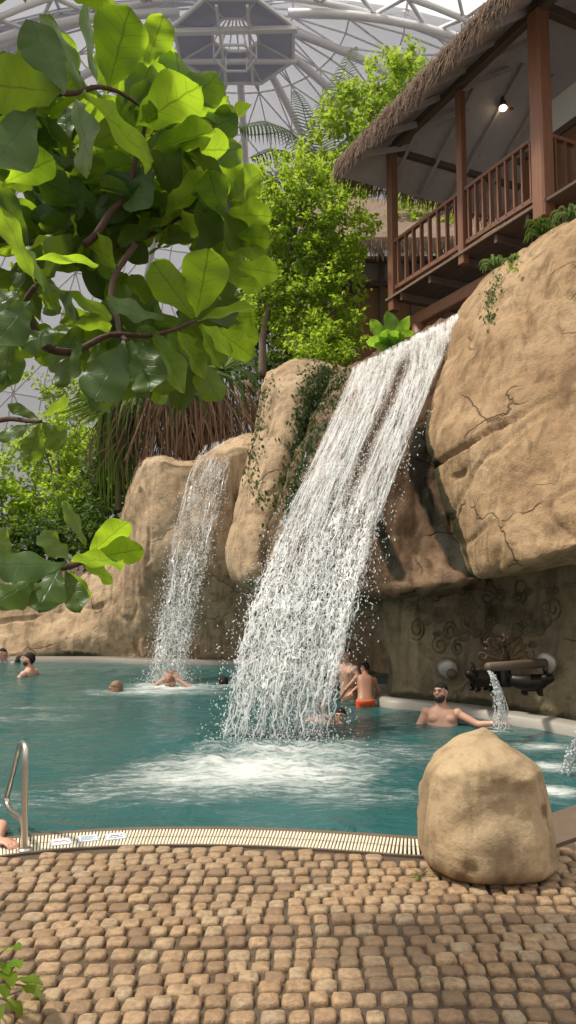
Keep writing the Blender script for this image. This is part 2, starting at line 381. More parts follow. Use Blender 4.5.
def y_outer(x):
    for a, b in zip(OUTER, OUTER[1:]):
        if a.x <= x <= b.x or b.x <= x <= a.x: return a.y + (b.y-a.y)*(x-a.x)/(b.x-a.x+1e-9)
    return OUTER[0].y if x < OUTER[0].x else OUTER[-1].y
# mortar bed + every cobble in ONE mesh of the floor
mb = MB()
NX = 90
xs = [-7 + 14*i/NX for i in range(NX+1)]
vs = []; fs = []
for i, x in enumerate(xs):
    yo = y_outer(x)
    vs += [(x, yo, -0.010), (x, -6, -0.010), (x, yo, -0.35), (x, -6, -0.35)]
for i in range(NX):
    a, b = 4*i, 4*i+4
    fs += [(a, a+1, b+1, b), (a, b, b+2, a+2)]
mb.add(vs, fs)
mb.build('floor', M_MORTAR, smooth=False, kind='structure')
mb = MB(); rr = random.Random(5)
BC = G(486, 886)      # boulder foot (used to bend the courses a little)
def course_y(k, x): return 5.15 - 0.096*k + 0.055*math.sin(x*0.9 + 0.4) + 0.020*math.sin(k*0.9 + x*2.1) - 0.045*x*sstep(0.2, 2.5, -x)
for k in range(-9, 33):
    x = -2.6 + rr.uniform(0, .1)
    while x < 3.3:
        w = rr.uniform(0.072, 0.114); cx = x + w/2 + 0.02*math.sin(k*0.7); x += w + rr.uniform(0.004, 0.010)
        cy = course_y(k, cx); d = 0.096 - 0.009
        if cy + d*0.5 > y_outer(cx) - 0.01: continue
        sl = 0.055*math.cos(cx*0.9 + 0.4) + rr.uniform(-.09, .09)
        h = rr.uniform(-0.006, 0.006); w2 = w/2*rr.uniform(.9, 1.0); d2 = d/2*rr.uniform(.90, 1.04)
        n = 14; ring = []
        e = rr.uniform(0.34, 0.54); jx = [rr.uniform(.90, 1.06) for _ in range(n)]
        for q in range(n):
            t = 2*math.pi*q/n; c, s = math.cos(t), math.sin(t)
            px = math.copysign(abs(c)**e, c)*w2*jx[q]; py = math.copysign(abs(s)**e, s)*d2*jx[(q*5) % n]
            ring.append((px, py + px*sl))
        vs = []
        for (f, z) in ((1.0, -0.03), (0.99, -0.004), (0.93, 0.006), (0.74, 0.0105)):
            vs += [(cx + a*f, cy + b*f, z + h) for a, b in ring]
        vs.append((cx, cy, 0.0115 + h))
        fs = [(j*n+q, j*n+(q+1) % n, (j+1)*n+(q+1) % n, (j+1)*n+q) for j in range(3) for q in range(n)] + [(3*n+q, 3*n+(q+1) % n, 4*n) for q in range(n)]
        mb.add(vs, fs)
mb.build('floor_cobbles', M_COB, kind='structure')

# water
FOAM = []
def foam_at(px, py, rx, ry, s):
    g = G(px, py); FOAM.append((g.x, g.y, rx, ry, s))
foam_at(258, 768, 1.6, 1.05, 1.0); foam_at(210, 777, 1.6, 0.65, .8); foam_at(300, 752, 1.6, 1.1, .72); foam_at(390, 748, 1.0, 1.0, .40); foam_at(330, 790, 1.6, .7, .40)
foam_at(160, 790, 1.7, .6, .42); foam_at(60, 790, 1.6, .5, .30); foam_at(172, 686, 1.15, .75, .95); foam_at(150, 690, 1.6, .6, .7); foam_at(225, 684, 1.0, .5, .5)
foam_at(30, 715, 2.4, .7, .30); foam_at(60, 705, 1.6, .5, .34); foam_at(25, 800, 1.0, .6, .28)
foam_at(543, 743, .42, .30, .85); foam_at(549, 763, .42, .26, .85); foam_at(555, 787, .32, .24, 1.0); foam_at(497, 726, .28, .28, .9); foam_at(440, 722, .5, .3, .4)
M_WATER = mk_water(FOAM)
WZ = -0.03
mb = MB(); nx, ny = 250, 230
LAND = G(264, 752); LAND2 = G(172, 684)
xs = [-9 + 16*i/nx for i in range(nx+1)]; ys = [4.0 + 13.0*(j/ny)**1.25 for j in range(ny+1)]
vs = []
for y in ys:
    for x in xs:
        z = WZ + 0.022*noise.noise((x*0.9, y*1.5, 3)) + 0.014*noise.noise((x*2.3, y*3.6, 7)) + 0.006*noise.noise((x*6, y*8, 1))
        for (c, r0, A) in ((LAND, 1.2, 0.085), (LAND2, 0.8, 0.05)):
            d = math.hypot(x-c.x, (y-c.y)*1.25)/r0
            if d < 1.4: z += A*max(0, 1-d/1.4)*(0.55 + 0.9*noise.noise((x*5, y*5, 2)) + 0.5*noise.noise((x*12, y*12, 5)))
        z += 0.0
        vs.append((x, y, z - 0.02*sstep(5.3, 4.6, y)))
fs = [(j*(nx+1)+i, j*(nx+1)+i+1, (j+1)*(nx+1)+i+1, (j+1)*(nx+1)+i) for j in range(ny) for i in range(nx)]
mb.add(vs, fs); mb.build('pool_water', M_WATER, kind='structure')

# overflow grate along the pool edge
gr = empty('overflow_grate', OUTER[200], 'cream slatted overflow grate curving along the pool edge beside the cobbles', 'grate')
mb = MB(); L = arclen(EDGE); i1 = next(k for k in range(len(EDGE)) if k > 100 and proj(EDGE[k])[0] > 465); i0 = next(k for k in range(len(EDGE)) if proj(EDGE[k])[0] > -60)
acc = 0
for i in range(i0, i1):
    n_ = edge_n(i); t = V((-n_.y, n_.x, 0)); seg = (EDGE[i+1]-EDGE[i]).length
    cnt = max(1, round(seg/0.0235))
    for k in range(cnt):
        p = EDGE[i].lerp(EDGE[i+1], k/cnt)
        for (a, b, sh) in ((0.055, 0.182, 0.0), (0.192, 0.318, 0.5)):
            o = t*(0.0235*sh*0)
            mb.beam(p + n_*a + o + V((0,0,-0.004)), p + n_*b + o + V((0,0,-0.004)), 0.0135, 0.018)
mb.build('slats', M_GRATE, gr, smooth=False)
mb = MB()
for (a, b, z0, z1) in ((0.0, 0.05, -0.2, 0.004), (0.183, 0.191, -0.03, 0.004), (0.319, 0.338, -0.05, 0.004)):
    rings = []
    for i in range(i0, i1+1):
        n_ = edge_n(i); p, q = EDGE[i] + n_*a, EDGE[i] + n_*b
        rings.append([V((p.x, p.y, z0)), V((p.x, p.y, z1)), V((q.x, q.y, z1)), V((q.x, q.y, z0))])
    mb.loft(rings)
mb.build('frame', M_RIMD, gr, smooth=False)
mb = MB(); rings = []
for i in range(i0, i1+1):
    n_ = edge_n(i); p, q = EDGE[i] + n_*0.02, EDGE[i] + n_*0.335
    rings.append([V((p.x, p.y, -0.25)), V((p.x, p.y, -0.06)), V((q.x, q.y, -0.06)), V((q.x, q.y, -0.25))])
mb.loft(rings); mb.build('gutter', M_GUT, gr, smooth=False)
# deck-side rim at right, where the edge turns away
mb = MB(); rings = []
for i in range(i1, 419):
    n_ = edge_n(i); p, q = EDGE[i], EDGE[i] + n_*GW*1.05
    rings.append([V((p.x, p.y, -.3)), V((p.x, p.y, .012)), V((q.x, q.y, .012)), V((q.x, q.y, -.3))])
mb.loft(rings)
rings = []
for i in range(0, i0+1):
    n_ = edge_n(i); p, q = EDGE[i], EDGE[i] + n_*GW*1.05
    rings.append([V((p.x, p.y, -.3)), V((p.x, p.y, .012)), V((q.x, q.y, .012)), V((q.x, q.y, -.3))])
mb.loft(rings); mb.build('trim_1', M_RIMD, smooth=False, kind='structure')

# three small notice plates on the grate
M_PLATE = plain('pale_blue_plate', (0.42,0.50,0.58), 0.4, var=0.06)
M_PLW = plain('plate_white', (0.78,0.78,0.78), 0.5, var=0.03)
M_PLR = plain('plate_red', (0.42,0.10,0.09), 0.5)
M_PLB = plain('plate_blue', (0.10,0.20,0.36), 0.5)
descr = ['small notice plate on the grate nearest the steel handrail, with a reddish wavy mark', 'middle one of the three notice plates on the pool grate, with blue strokes', 'notice plate on the grate farthest from the steel handrail, with a dark swimmer mark']
for k, (px, py) in enumerate(((61, 843), (88, 839.5), (115.5, 837.5))):
    c = G(px, py); a = (G(px+9, py-1.0) - G(px-9, py+1.0)).normalized(); b = V((-a.y, a.x, 0))
    t = empty('notice_plate', c + V((0,0,.006)), descr[k], 'sign', 'notice plates on the pool grate')
    def quad(mb, u0, u1, v0, v1, z, dz=.003):
        ps = [c + a*u + b*v for u, v in ((u0,v0),(u1,v0),(u1,v1),(u0,v1))]
        mb.add([p + V((0,0,z)) for p in ps] + [p + V((0,0,z+dz)) for p in ps], [(3,2,1,0),(4,5,6,7),(0,1,5,4),(1,2,6,5),(2,3,7,6),(3,0,4,7)])
    mb = MB(); quad(mb, -.062, .062, -.058, .058, .004, .005); mb.build('plate', M_PLATE, t, smooth=False)
    mb = MB(); quad(mb, -.053, .053, -.048, .048, .0085, .0015); mb.build('face', M_PLW, t, smooth=False)
    mb = MB()
    if k == 0:
        for q in range(9): quad(mb, -.045+q*.01, -.036+q*.01, -.012+.012*math.sin(q*1.4), .006+.012*math.sin(q*1.4), .010, .001)
        mb.build('marking', M_PLR, t, smooth=False)
    elif k == 1:
        for q in range(4): quad(mb, -.042, .042-.012*(q % 2), -.036+q*.02, -.027+q*.02, .010, .001)
        mb.build('marking', M_PLB, t, smooth=False)
    else:
        for q in range(8): quad(mb, -.044+q*.011, -.034+q*.011, -.030+.008*math.sin(q*1.6), -.018+.008*math.sin(q*1.6), .010, .001)
        quad(mb, -.03, .025, .0, .014, .010, .001); quad(mb, .03, .044, .006, .02, .010, .001)
        mb.build('marking', M_GUT, t, smooth=False)

# stainless handrail
g0 = G(25, 851); t = empty('pool_handrail', g0, 'looped stainless steel handrail standing in the grate at the pool edge', 'handrail')
Yp = g0.y
loop = [g0 + V((0,0,-.05)), P(24.6, 800, Yp), P(25.2, 762, Yp), P(25.6, 750, Yp+.02), P(24.5, 744.5, Yp+.06), P(22, 743.5, Yp+.12), P(19.5, 747, Yp+.18), P(16, 762, Yp+.27), P(8, 793, Yp+.5), P(6.8, 800, Yp+.52), P(8.5, 807, Yp+.48), P(13, 812.5, Yp+.36), P(19, 817, Yp+.18), P(22.8, 822, Yp+.06), P(24, 830, Yp+.012), P(24.4, 850, Yp+.006)]
mb = MB(); mb.tube(cr(loop, 90), 0.0185, 12); mb.build('rail', M_STEEL, t)
mb = MB(); mb.tube([g0 + V((0,0,.002)), g0 + V((0,0,.014)), g0 + V((0,0,.02))], [.045, .043, .03], 16); mb.build('base_flange', M_STEEL, t)

# ------------------------------------------------------------------ rocks
def sheet(rows, nu, nv):
    rows = [cr([P(*q) for q in r], nu) for r in rows]
    cols = [cr([r[i] for r in rows], nv) for i in range(nu)]
    return [[cols[i][j] for i in range(nu)] for j in range(nv)]
def seg_d(p, pl):
    best = 1e9
    for a, b in zip(pl, pl[1:]):
        ab = b-a; t = min(1, max(0, (p-a).dot(ab)/max(1e-9, ab.length_squared))); best = min(best, (p-a-ab*t).length)
    return best
def rock(name, mat, rows, nu=120, nv=120, amp=1.0, seed=0, cracks=(), stains=(), back=1.6, label=None, cat='rock', flutes=0.0, group=None):
    g = sheet(rows, nu, nv); so = V((seed*7.3, seed*3.1, seed*5.7))
    N = [[None]*nu for _ in range(nv)]
    for j in range(nv):
        for i in range(nu):
            du = g[j][min(i+1,nu-1)] - g[j][max(i-1,0)]; dv = g[min(j+1,nv-1)][i] - g[max(j-1,0)][i]
            n = dv.cross(du); n = n.normalized() if n.length > 1e-9 else V((0,-1,0))
            N[j][i] = n
    ctr = g[nv//2][nu//2]
    flip = -1 if N[nv//2][nu//2].dot(V((0,0,CAMZ)) - ctr) < 0 else 1
    out = []; st = []
    cw = [(([P(*q) for q in pl]), w, d) for pl, w, d in cracks]; sw = [(([P(*q) for q in pl]), r_, k) for pl, r_, k in stains]
    for j in range(nv):
        for i in range(nu):
            p = g[j][i]; q = p + so
            d = 0.095*fb(q, 0.55, 3) + 0.022*fb(q, 2.2, 5) + 0.010*fb(q, 8, 4)
            vd = noise.voronoi((q.x*.95 + .3*noise.noise(q*1.1), q.y*.95, q.z*.75))[0]; d += .075*min(.16, vd[1]-vd[0]) - .01
            rg = 1 - abs(noise.noise(q*1.25)); d -= 0.03*max(0, rg-0.90)/0.10
            if flutes: d += flutes*(abs(noise.noise((q.x*4.5, q.y*4.5, q.z*0.35))) - .2)
            d *= amp; s = 0
            for pl, w, dp in cw:
                x = seg_d(p + 0.05*noise.noise_vector(q*3), pl)
                if x < w: d -= dp*(1 - (x/w)**2)
            for pl, r_, k in sw:
                x = seg_d(p, pl)
                if x < r_: s = max(s, k*(1 - x/r_)**0.6)
            out.append(p + N[j][i]*flip*d); st.append(s)
    mb = MB(); fs = []
    for j in range(nv-1):
        for i in range(nu-1):
            a = j*nu+i; f = (a, a+1, a+nu+1, a+nu); fs.append(f if flip < 0 else f[::-1])
    # closed back: shrunken shell pushed away from the pool
    ring = [i for i in range(nu)] + [j*nu+nu-1 for j in range(1, nv)] + [(nv-1)*nu+i for i in range(nu-2, -1, -1)] + [j*nu for j in range(nv-2, 0, -1)]
    nb = len(out); m = len(ring); cen = sum((out[i] for i in ring), V())/m
    for lv, (k, yb) in enumerate(((0.97, .55), (0.85, 1.0))):
        for i in ring: out.append(cen + (out[i]-cen)*k + V((0, back*yb, 0))); st.append(0)
    out.append(cen + V((0, back*1.1, 0))); st.append(0)
    for k in range(m):
        a, b = ring[k], ring[(k+1) % m]; c, d = nb+k, nb+(k+1) % m
        for f in ((a, b, d, c), (c, d, d+m, c+m), (c+m, d+m, nb+2*m)): fs.append(f if flip > 0 else f[::-1])
    mb.add(out, fs, at=st)
    o = mb.build(name, mat, attr='stain')
    tag(o, label, cat, group); return o

BIGROWS = [
 [(455,316,10.7),(490,275,10.4),(530,245,9.9),(576,216,9.3),(640,190,9.0),(720,170,8.8)],
 [(452,340,10.3),(488,300,9.6),(530,272,9.1),(580,248,8.6),(650,225,8.2),(730,210,8)],
 [(438,392,9.9),(480,372,8.9),(530,355,8.4),(590,345,7.9),(660,335,7.5),(740,330,7.3)],
 [(428,440,9.6),(468,440,8.55),(530,430,8.0),(590,425,7.5),(660,415,7.1),(740,410,6.9)],
 [(436,478,9.3),(480,485,8.3),(535,480,7.75),(590,475,7.3),(660,470,7.0),(740,470,6.8)],
 [(455,530,8.9),(490,535,8.0),(540,528,7.5),(590,520,7.1),(660,510,6.8),(740,500,6.6)],
 [(473,576,8.6),(500,573,8.0),(540,563,7.55),(592,551,7.15),(660,540,6.85),(740,530,6.6)],
 [(474,581,9.2),(500,578,9.0),(545,570,8.8),(595,562,8.5),(660,555,8.2),(740,550,8)]]
rock('boulder_cliff', M_ROCK, BIGROWS, 150, 150, 1.0, 1,
     cracks=[([(431,464,9.4),(447,455,8.95),(463,446,8.6),(485,430,8.4),(508,416,8.2),(540,398,8.0),(576,383,7.7),(650,365,7.4)], .055, .075), ([(433,480,9.2),(455,474,8.75),(470,462,8.55)], .05, .05),
             ([(470,330,9.9),(480,370,9.1),(476,410,8.7)], .14, .05), ([(522,262,9.2),(518,300,8.9),(532,345,8.5)], .10, .05), ([(545,470,7.7),(560,500,7.5),(590,505,7.2)], .10, .03)],
     stains=[([(447,385,10),(428,440,9.6),(434,480,9.3),(455,530,8.9),(475,578,8.6)], .09, .95), ([(488,290,9.8),(492,310,9.5)], .12, .5)],
     label='huge pale sandstone rock overhanging the pool below the timber balcony')
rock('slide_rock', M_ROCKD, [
 [(318,380,12.7),(345,366,12.4),(385,346,12.0),(430,326,11.5),(480,306,11.2)],
 [(314,392,12.3),(342,380,11.8),(388,356,11.3),(428,338,10.9),(478,318,10.6)],
 [(306,425,11.8),(332,432,10.9),(378,416,10.35),(414,402,10.1),(460,385,10.2)],
 [(290,472,11.4),(312,482,10.1),(355,476,9.65),(395,470,9.5),(445,460,9.8)],
 [(275,522,11.1),(300,532,9.9),(342,530,9.3),(395,520,9.25),(455,520,9.5)],
 [(268,562,11.0),(300,572,10.0),(345,577,9.4),(400,570,8.95),(480,560,9.0)],
 [(266,590,11.0),(308,598,10.3),(355,601,9.6),(405,593,8.9),(485,580,8.75)],
 [(266,597,12.0),(310,602,11.5),(358,602,11.0),(405,594,10.2),(485,584,9.8)]], 130, 130, 0.9, 2,
     cracks=[([(318,470,10.2),(335,430,10.9),(345,395,11.5)], .10, .12), ([(330,480,10),(350,430,10.7),(360,390,11.5)], .08, .10), ([(420,470,9.5),(390,472,9.5)], .06, .06)],
     stains=[([(418,440,9.9),(420,475,9.5),(440,520,9.3),(466,575,8.9)], .19, 1.1), ([(378,522,9.2),(392,560,9.0),(408,592,8.9)], .12, .9), ([(445,390,10.1),(430,430,9.9),(418,470,9.6)], .14, .9), ([(320,420,11.3),(300,470,10.8),(285,520,10.4)], .25, .65)],
     label='brown wet rock slope that carries the large waterfall', flutes=.12)
rock('rock_outcrop', M_ROCKL, [
 [(268,374,13.3),(288,362,13.1),(315,360,13.1),(348,368,13.3)],
 [(262,390,12.6),(285,380,12.15),(312,381,12.15),(338,392,12.5)],
 [(252,440,12.4),(275,438,11.7),(300,440,11.75),(325,446,12.3)],
 [(238,500,12.2),(262,500,11.45),(286,502,11.55),(310,508,12.1)],
 [(226,548,12.0),(250,552,11.2),(273,554,11.35),(298,556,12.1)],
 [(229,576,12.0),(248,587,11.35),(270,592,11.4),(292,592,12.1)],
 [(233,580,12.7),(250,588,12.7),(270,590,12.7),(292,590,12.9)]], 100, 120, 0.8, 3,
     cracks=[([(255,410,12.1),(285,402,11.9),(320,400,11.9)], .05, .04), ([(243,520,11.9),(265,515,11.3),(285,518,11.4)], .05, .05)],
     stains=[([(330,376,12.8),(312,430,11.9),(300,480,11.7),(288,530,11.7),(285,575,11.8)], .34, 1.0), ([(318,385,12.4),(300,395,12.2)], .3, .6), ([(268,390,12.5),(255,440,12.3)], .14, .55), ([(255,560,11.3),(258,520,11.4),(266,470,11.6)], .10, .45)],
     label='tall pale rock column with mossy side between the two waterfalls', flutes=.03)
rock('sandstone_cliff', M_ROCKL, [
 [(-90,588,17.3),(0,592,17),(60,585,16.8),(104,562,16.4),(122,500,15.9),(136,462,15.3),(160,452,15.2),(190,458,15.2),(232,440,14.8),(275,432,14.8),(340,432,14.8),(420,440,14)],
 [(-90,591,16.9),(0,595,16.7),(60,588,16.45),(105,565,15.9),(124,508,15.1),(137.5,466,14.7),(160,456,14.35),(190,461,14.35),(232,444,14.15),(275,440,14.3),(340,440,14.3),(420,450,13.6)],
 [(-90,600,16.6),(0,602,16.4),(60,596,16.2),(106,574,15.7),(126,520,15.0),(139,482,14.5),(160,472,14.2),(190,476,14.2),(232,465,14.0),(275,460,14.1),(340,460,14.2),(420,470,13.4)],
 [(-90,620,16.4),(0,620,16.2),(60,618,16),(106,602,15.4),(130,570,14.8),(145,545,14.3),(165,540,14.15),(192,545,14.1),(235,540,14.3),(275,540,14.3),(340,540,14.2),(430,560,13.2)],
 [(-90,640,16.1),(0,640,15.9),(60,640,15.6),(106,630,15.2),(130,618,14.9),(145,602,14.6),(165,598,14.5),(192,600,14.5),(235,600,14.6),(275,600,14.5),(340,600,14.0),(430,620,12.8)],
 [(-90,660,15.6),(0,660,15.6),(60,660,15.6),(106,660,15.4),(130,660,15.1),(145,660,14.9),(165,660,14.85),(192,660,14.85),(235,660,14.9),(275,661,14.8),(340,668,14.1),(430,685,12.4)]], 220, 110, 0.9, 4,
     cracks=[([(150,600,14.9),(160,625,15)], .06, .08), ([(138,490,14.5),(150,520,14.3),(148,560,14.3)], .08, .07), ([(0,622,16.2),(60,612,16),(100,605,15.5)], .08, .08), ([(225,575,14.5),(250,580,14.5)], .06, .08)],
     stains=[([(0,600,16.5),(90,600,15.8)], .25, .35), ([(236,452,14.2),(238,520,14.2),(232,560,14.3)], .18, .6), ([(-90,655,15.7),(100,656,15.5),(240,656,15.4)], .16, .75)],
     label='sandstone cliff wall behind the smaller waterfall, running along the far pool edge', flutes=.05, back=1.0)
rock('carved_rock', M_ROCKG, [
 [(345,588,10.1),(372,590,9.9),(410,585,9.7),(470,572,9.5),(530,560,9.1),(600,545,8.6),(700,530,8)],
 [(357,606,9.95),(385,610,9.8),(420,606,9.65),(470,600,9.45),(530,596,9.05),(600,590,8.5),(700,580,8)],
 [(378,636,9.85),(398,638,9.75),(425,636,9.6),(470,634,9.4),(530,632,9.0),(600,632,8.5),(700,632,8)],
 [(393,668,9.8),(406,668,9.7),(428,669,9.55),(475,671,9.3),(530,675,8.95),(600,682,8.4),(700,692,7.9)],
 [(388,703,9.75),(404,704,9.65),(428,706,9.5),(475,712,9.2),(530,720,8.8),(600,731,8.25),(700,750,7.7)]], 130, 100, 0.55, 5,
     cracks=[([(400,640,9.7),(440,668,9.5)], .05, .02)],
     stains=[([(395,700,9.7),(475,708,9.2),(560,722,8.6),(640,735,8.2)], .16, .85), ([(395,600,9.8),(440,615,9.5),(520,612,9.1)], .22, .45)],
     label='shaded carved rock wall recessed under the big overhang behind the sitting man', back=1.2)

# loose boulder on the cobbles: one turned, lumpy, pointed stone
def boulder():
    base = G(485, 889); D = base.y + 0.30
    prof = [(884,446,528),(881,434,541),(875,425,547),(862,418.5,550.5),(840,417.5,551.5),(815,419,551),(790,423,547),(772,427,543),(763,434,539),(752,444,524),(743,455,509),(735,469,498),(730,479,491),(727,484,487)]
    n = 72; rings = []
    for j, q in enumerate(cr([V((a, b, c)) for a, b, c in prof], 64)):
        z = P(485, q.x, D).z if q.x < 815 else P(485, 815, D).z*(884-q.x)/69; xl, xr = P(q.y, 800, D).x, P(q.z, 800, D).x
        cx, rx = (xl+xr)/2 - .008, (xr-xl)/2*.965; h = sstep(0.0, 1.0, z/0.95); ry = min(rx*0.92, .36) + .03*(1-h)
        ring = []
        for k in range(n):
            t = 2*math.pi*k/n; c, s = math.cos(t), math.sin(t)
            e = 0.86; p = V((cx + rx*math.copysign(abs(c)**e, c), D + ry*math.copysign(abs(s)**e, s) - .03*h, z))
            d = .034*fb(p, 2.6, 4) + .012*fb(p, 9, 4)
            # shoulder ridges and the shallow scoop of the front face
            d += .030*math.exp(-((z-.62-.06*c)/.045)**2)*max(0, -s) - .045*math.exp(-((z-.40)/.14)**2)*max(0, -s)*math.exp(-((c-.1)/.5)**2)
            rr_ = V((c, s, 0)); f = 1 if abs(c) < .92 else .25
            p = p + rr_*d*f
            cc = V((P(486, 800, D).x, D, .45))
            for pn, pd in (((-.48,-.62,.62),.375),((.55,-.55,.63),.375),((.05,-.72,.70),.37),((-.80,-.58,.1),.385),((.80,-.60,.0),.385)):
                pn = V(pn).normalized(); ex = (p-cc).dot(pn) - pd
                if ex > 0: p = p - pn*ex*.6
            ring.append(p)
        rings.append(ring)
    mb = MB(); mb.loft(rings)
    # scattered brown blotches near the foot
    sp = [G(447, 858)*0 + P(447,862,D-.33), P(470,866,D-.34), P(522,866,D-.3), P(428,808,D-.2), P(540,810,D-.2), P(535,862,D-.25), P(500,880,D-.33), P(460,880,D-.3)]
    at = []
    for v in mb.v:
        v = V(v); s = 0
        for c in sp: s = max(s, .85*max(0, 1 - (v-c).length/.07)**.8)
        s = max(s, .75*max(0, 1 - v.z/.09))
        at.append(s)
    mb.at = at
    tag(mb.build('boulder', M_BOULD, attr='stain'), 'rounded tan boulder with a pointed top standing alone on the cobbles', 'rock')
boulder()

# pool rims at the foot of the rocks
def rim(name, pts, w, h, label, mat=M_KERB, z0=-.3):
    c = cr([G(*p) for p in pts], 70); rings = []
    for i, p in enumerate(c):
        t = (c[min(i+1,69)] - c[max(i-1,0)]).normalized(); n_ = V((t.y, -t.x, 0))
        pr = [(-.5,z0),(-.5,h*.7),(-.36,h*.95),(-.15,h),(.15,h),(.36,h*.95),(.5,h*.7),(.5,z0)]
        rings.append([p - n_*a*w + V((0,0,b)) for a, b in pr])
    mb = MB(); mb.loft(rings); return tag(mb.build(name, mat), label, 'pool rim')
rim('pool_bench', [(384,690),(385,698),(394,704.5),(420,706.5),(460,711),(500,717.5),(540,724),(580,731.5),(640,744),(720,762)], .30, .085, 'smooth pale curved pool rim at the foot of the shaded carved wall')
rim('pool_coping', [(-120,659.5),(-40,659.5),(60,659.8),(110,660),(160,662),(250,663),(330,667)], .35, .06, 'long straight grey stone pool rim along the foot of the far cliff wall', M_COPE)

# terrain behind the cliffs
mb = MB(); n1, n2 = 90, 70; vs = []
for j in range(n2+1):
    y = 11.6 + 34*(j/n2)**1.5
    for i in range(n1+1):
        x = -26 + 46*i/n1
        a = sstep(-4.2, -2.6, x*14.5/max(y, 14.5)); b = sstep(-.6, 1.6, x)
        front = 17.6 - 1.3*a - 2.0*b
        z = (1.0 + .05*(y-16))*(1-a) + (3.75 + .02*(y-14))*a*(1-b) + 4.55*b
        z = z*sstep(front-.6, front+.5, y) - .8*(1 - sstep(front-.6, front+.5, y)) + .12*fb((x, y, 0), .6, 3)
        vs.append((x, y, z))
fs = [(j*(n1+1)+i, j*(n1+1)+i+1, (j+1)*(n1+1)+i+1, (j+1)*(n1+1)+i) for j in range(n2) for i in range(n1)]
mb.add(vs, fs); mb.build('terrain', M_SOIL, kind='structure')
# wide hall ground far behind
mb = MB(); mb.add([(-160,44,.5),(160,44,.5),(160,200,.5),(-160,200,.5)], [(0,1,2,3)]); mb.build('ground', M_SOIL, kind='structure')
# ------------------------------------------------------------------ hall: apse dome, lattice, ribs, hub, arch truss
DC = V((-7.7, 100, 0)); DR, DH = 78.0, 84.6
def dome(ph, th, k=1.0): return V((DC.x + k*DR*math.cos(th)*math.sin(ph), DC.y + k*DR*math.cos(th)*math.cos(ph), k*DH*math.sin(th)))
NPH, NTH = 40, 14
PH = [R(-100) + R(200)*i/NPH for i in range(NPH+1)]; TH = [R(89.7)*(j/NTH)**0.93 for j in range(NTH+1)]
mb = MB(); vs = [dome(p, t) for t in TH for p in PH]; W = NPH+1
fs = [(j*W+i, j*W+i+1, (j+1)*W+i+1, (j+1)*W+i) for j in range(NTH) for i in range(NPH)]
mb.add(vs, fs)
# barrel continuing over the left side
nb = 10; vs = []
for q in range(6):
    y = DC.y - q*9
    for k in range(15):
        t = R(10) + R(84)*k/14; vs.append((DC.x - DR*math.cos(t), y, DH*math.sin(t)))
fs = [(q*15+k, q*15+k+1, (q+1)*15+k+1, (q+1)*15+k) for q in range(5) for k in range(14)]
mb.add(vs, fs)
mb.build('ceiling', M_PANEL, kind='structure', smooth=False)
mb = MB()
def strut(a, b, r): mb.tube([a, b], r, 4, caps=False)
for j in range(NTH):
    for i in range(NPH):
        k = .995; st = 1 if j < 10 else 2
        if i % st: continue
        a, b, c, d = dome(PH[i],TH[j],k), dome(PH[min(i+st,NPH)],TH[j],k), dome(PH[min(i+st,NPH)],TH[j+1],k), dome(PH[i],TH[j+1],k)
        r_ = .14
        strut(a, b, r_); strut(a, d, r_)
        if (i//st + j) % 2: strut(a, c, r_)
        else: strut(b, d, r_)
mb.build('ceiling_lattice', M_STRUT, kind='structure')
mb = MB()
for i in range(0, NPH+1, 5):
    mb.tube([dome(PH[i], R(84)*q/24, .975) for q in range(25)], .62, 6)
mb.build('trim_2', M_STRUT, kind='structure')
# arch truss where the apse meets the barrel, two chords with a zigzag web
mb = MB()
for (yy, kk) in ((91, .97), (86, 1.0), (97, .985)):
    arc = [V((DC.x + kk*DR*math.cos(R(180)*q/60), yy, kk*DH*math.sin(R(180)*q/60))) for q in range(61)]
    mb.tube(arc, .45, 6)
def arcp(q, yy, kk): return V((DC.x + kk*DR*math.cos(R(180)*q/60), yy, kk*DH*math.sin(R(180)*q/60)))
for q in range(0, 60, 2):
    for (a, b) in (((91,.97),(86,1.0)), ((91,.97),(97,.985))):
        mb.tube([arcp(q, *a), arcp(q+1, *b)], .3, 4); mb.tube([arcp(q+1, *b), arcp(q+2, *a)], .3, 4)
for q in range(15, 46, 3):        # purlins over the opening above
    mb.tube([arcp(q, 97, 1.0), arcp(q, 60, 1.0)], .22, 4)
mb.build('ceiling_truss', M_STRUT, kind='structure')
# eight-sided hub hanging under the crown
hc = V((DC.x, 101.5, 79.5)); t = empty('dome_hub', hc, 'eight-sided white framed hub of blue-grey panels hanging under the dome crown', 'ceiling hub')
oc = [hc + V((9.2*math.cos(R(22.5+45*k)), 9.2*math.sin(R(22.5+45*k)), 0)) for k in range(8)]
ic = [hc + V((3.6*math.cos(R(22.5+45*k)), 3.6*math.sin(R(22.5+45*k)), 1.4)) for k in range(8)]
mb = MB()
for k in range(8):
    q = (k+1) % 8; mb.add([oc[k], oc[q], ic[q], ic[k]] + [p + V((0,0,.25)) for p in (oc[k], oc[q], ic[q], ic[k])], [(0,1,2,3),(7,6,5,4),(0,4,5,1),(2,6,7,3)])
mb.build('panel', M_GLASSD, t, smooth=False)
mb = MB()
for k in range(8):
    q = (k+1) % 8
    mb.beam(oc[k], oc[q], .45, .5); mb.beam(ic[k], ic[q], .4, .4); mb.beam(oc[k], ic[k], .3, .35)
mb.beam(hc + V((-9,-3,-.5)), hc + V((9,-3.6,-.5)), .9, .7); mb.beam(hc + V((-9,3,-.5)), hc + V((9,3,-.5)), .6, .6)
mb.beam(hc + V((-2,-8,-.6)), hc + V((-2,8,-.6)), .4, .4); mb.beam(hc + V((2.2,-8,-.6)), hc + V((2.2,8,-.6)), .4, .4)
mb.build('frame', M_STRUT, t, smooth=False)
mb = MB()
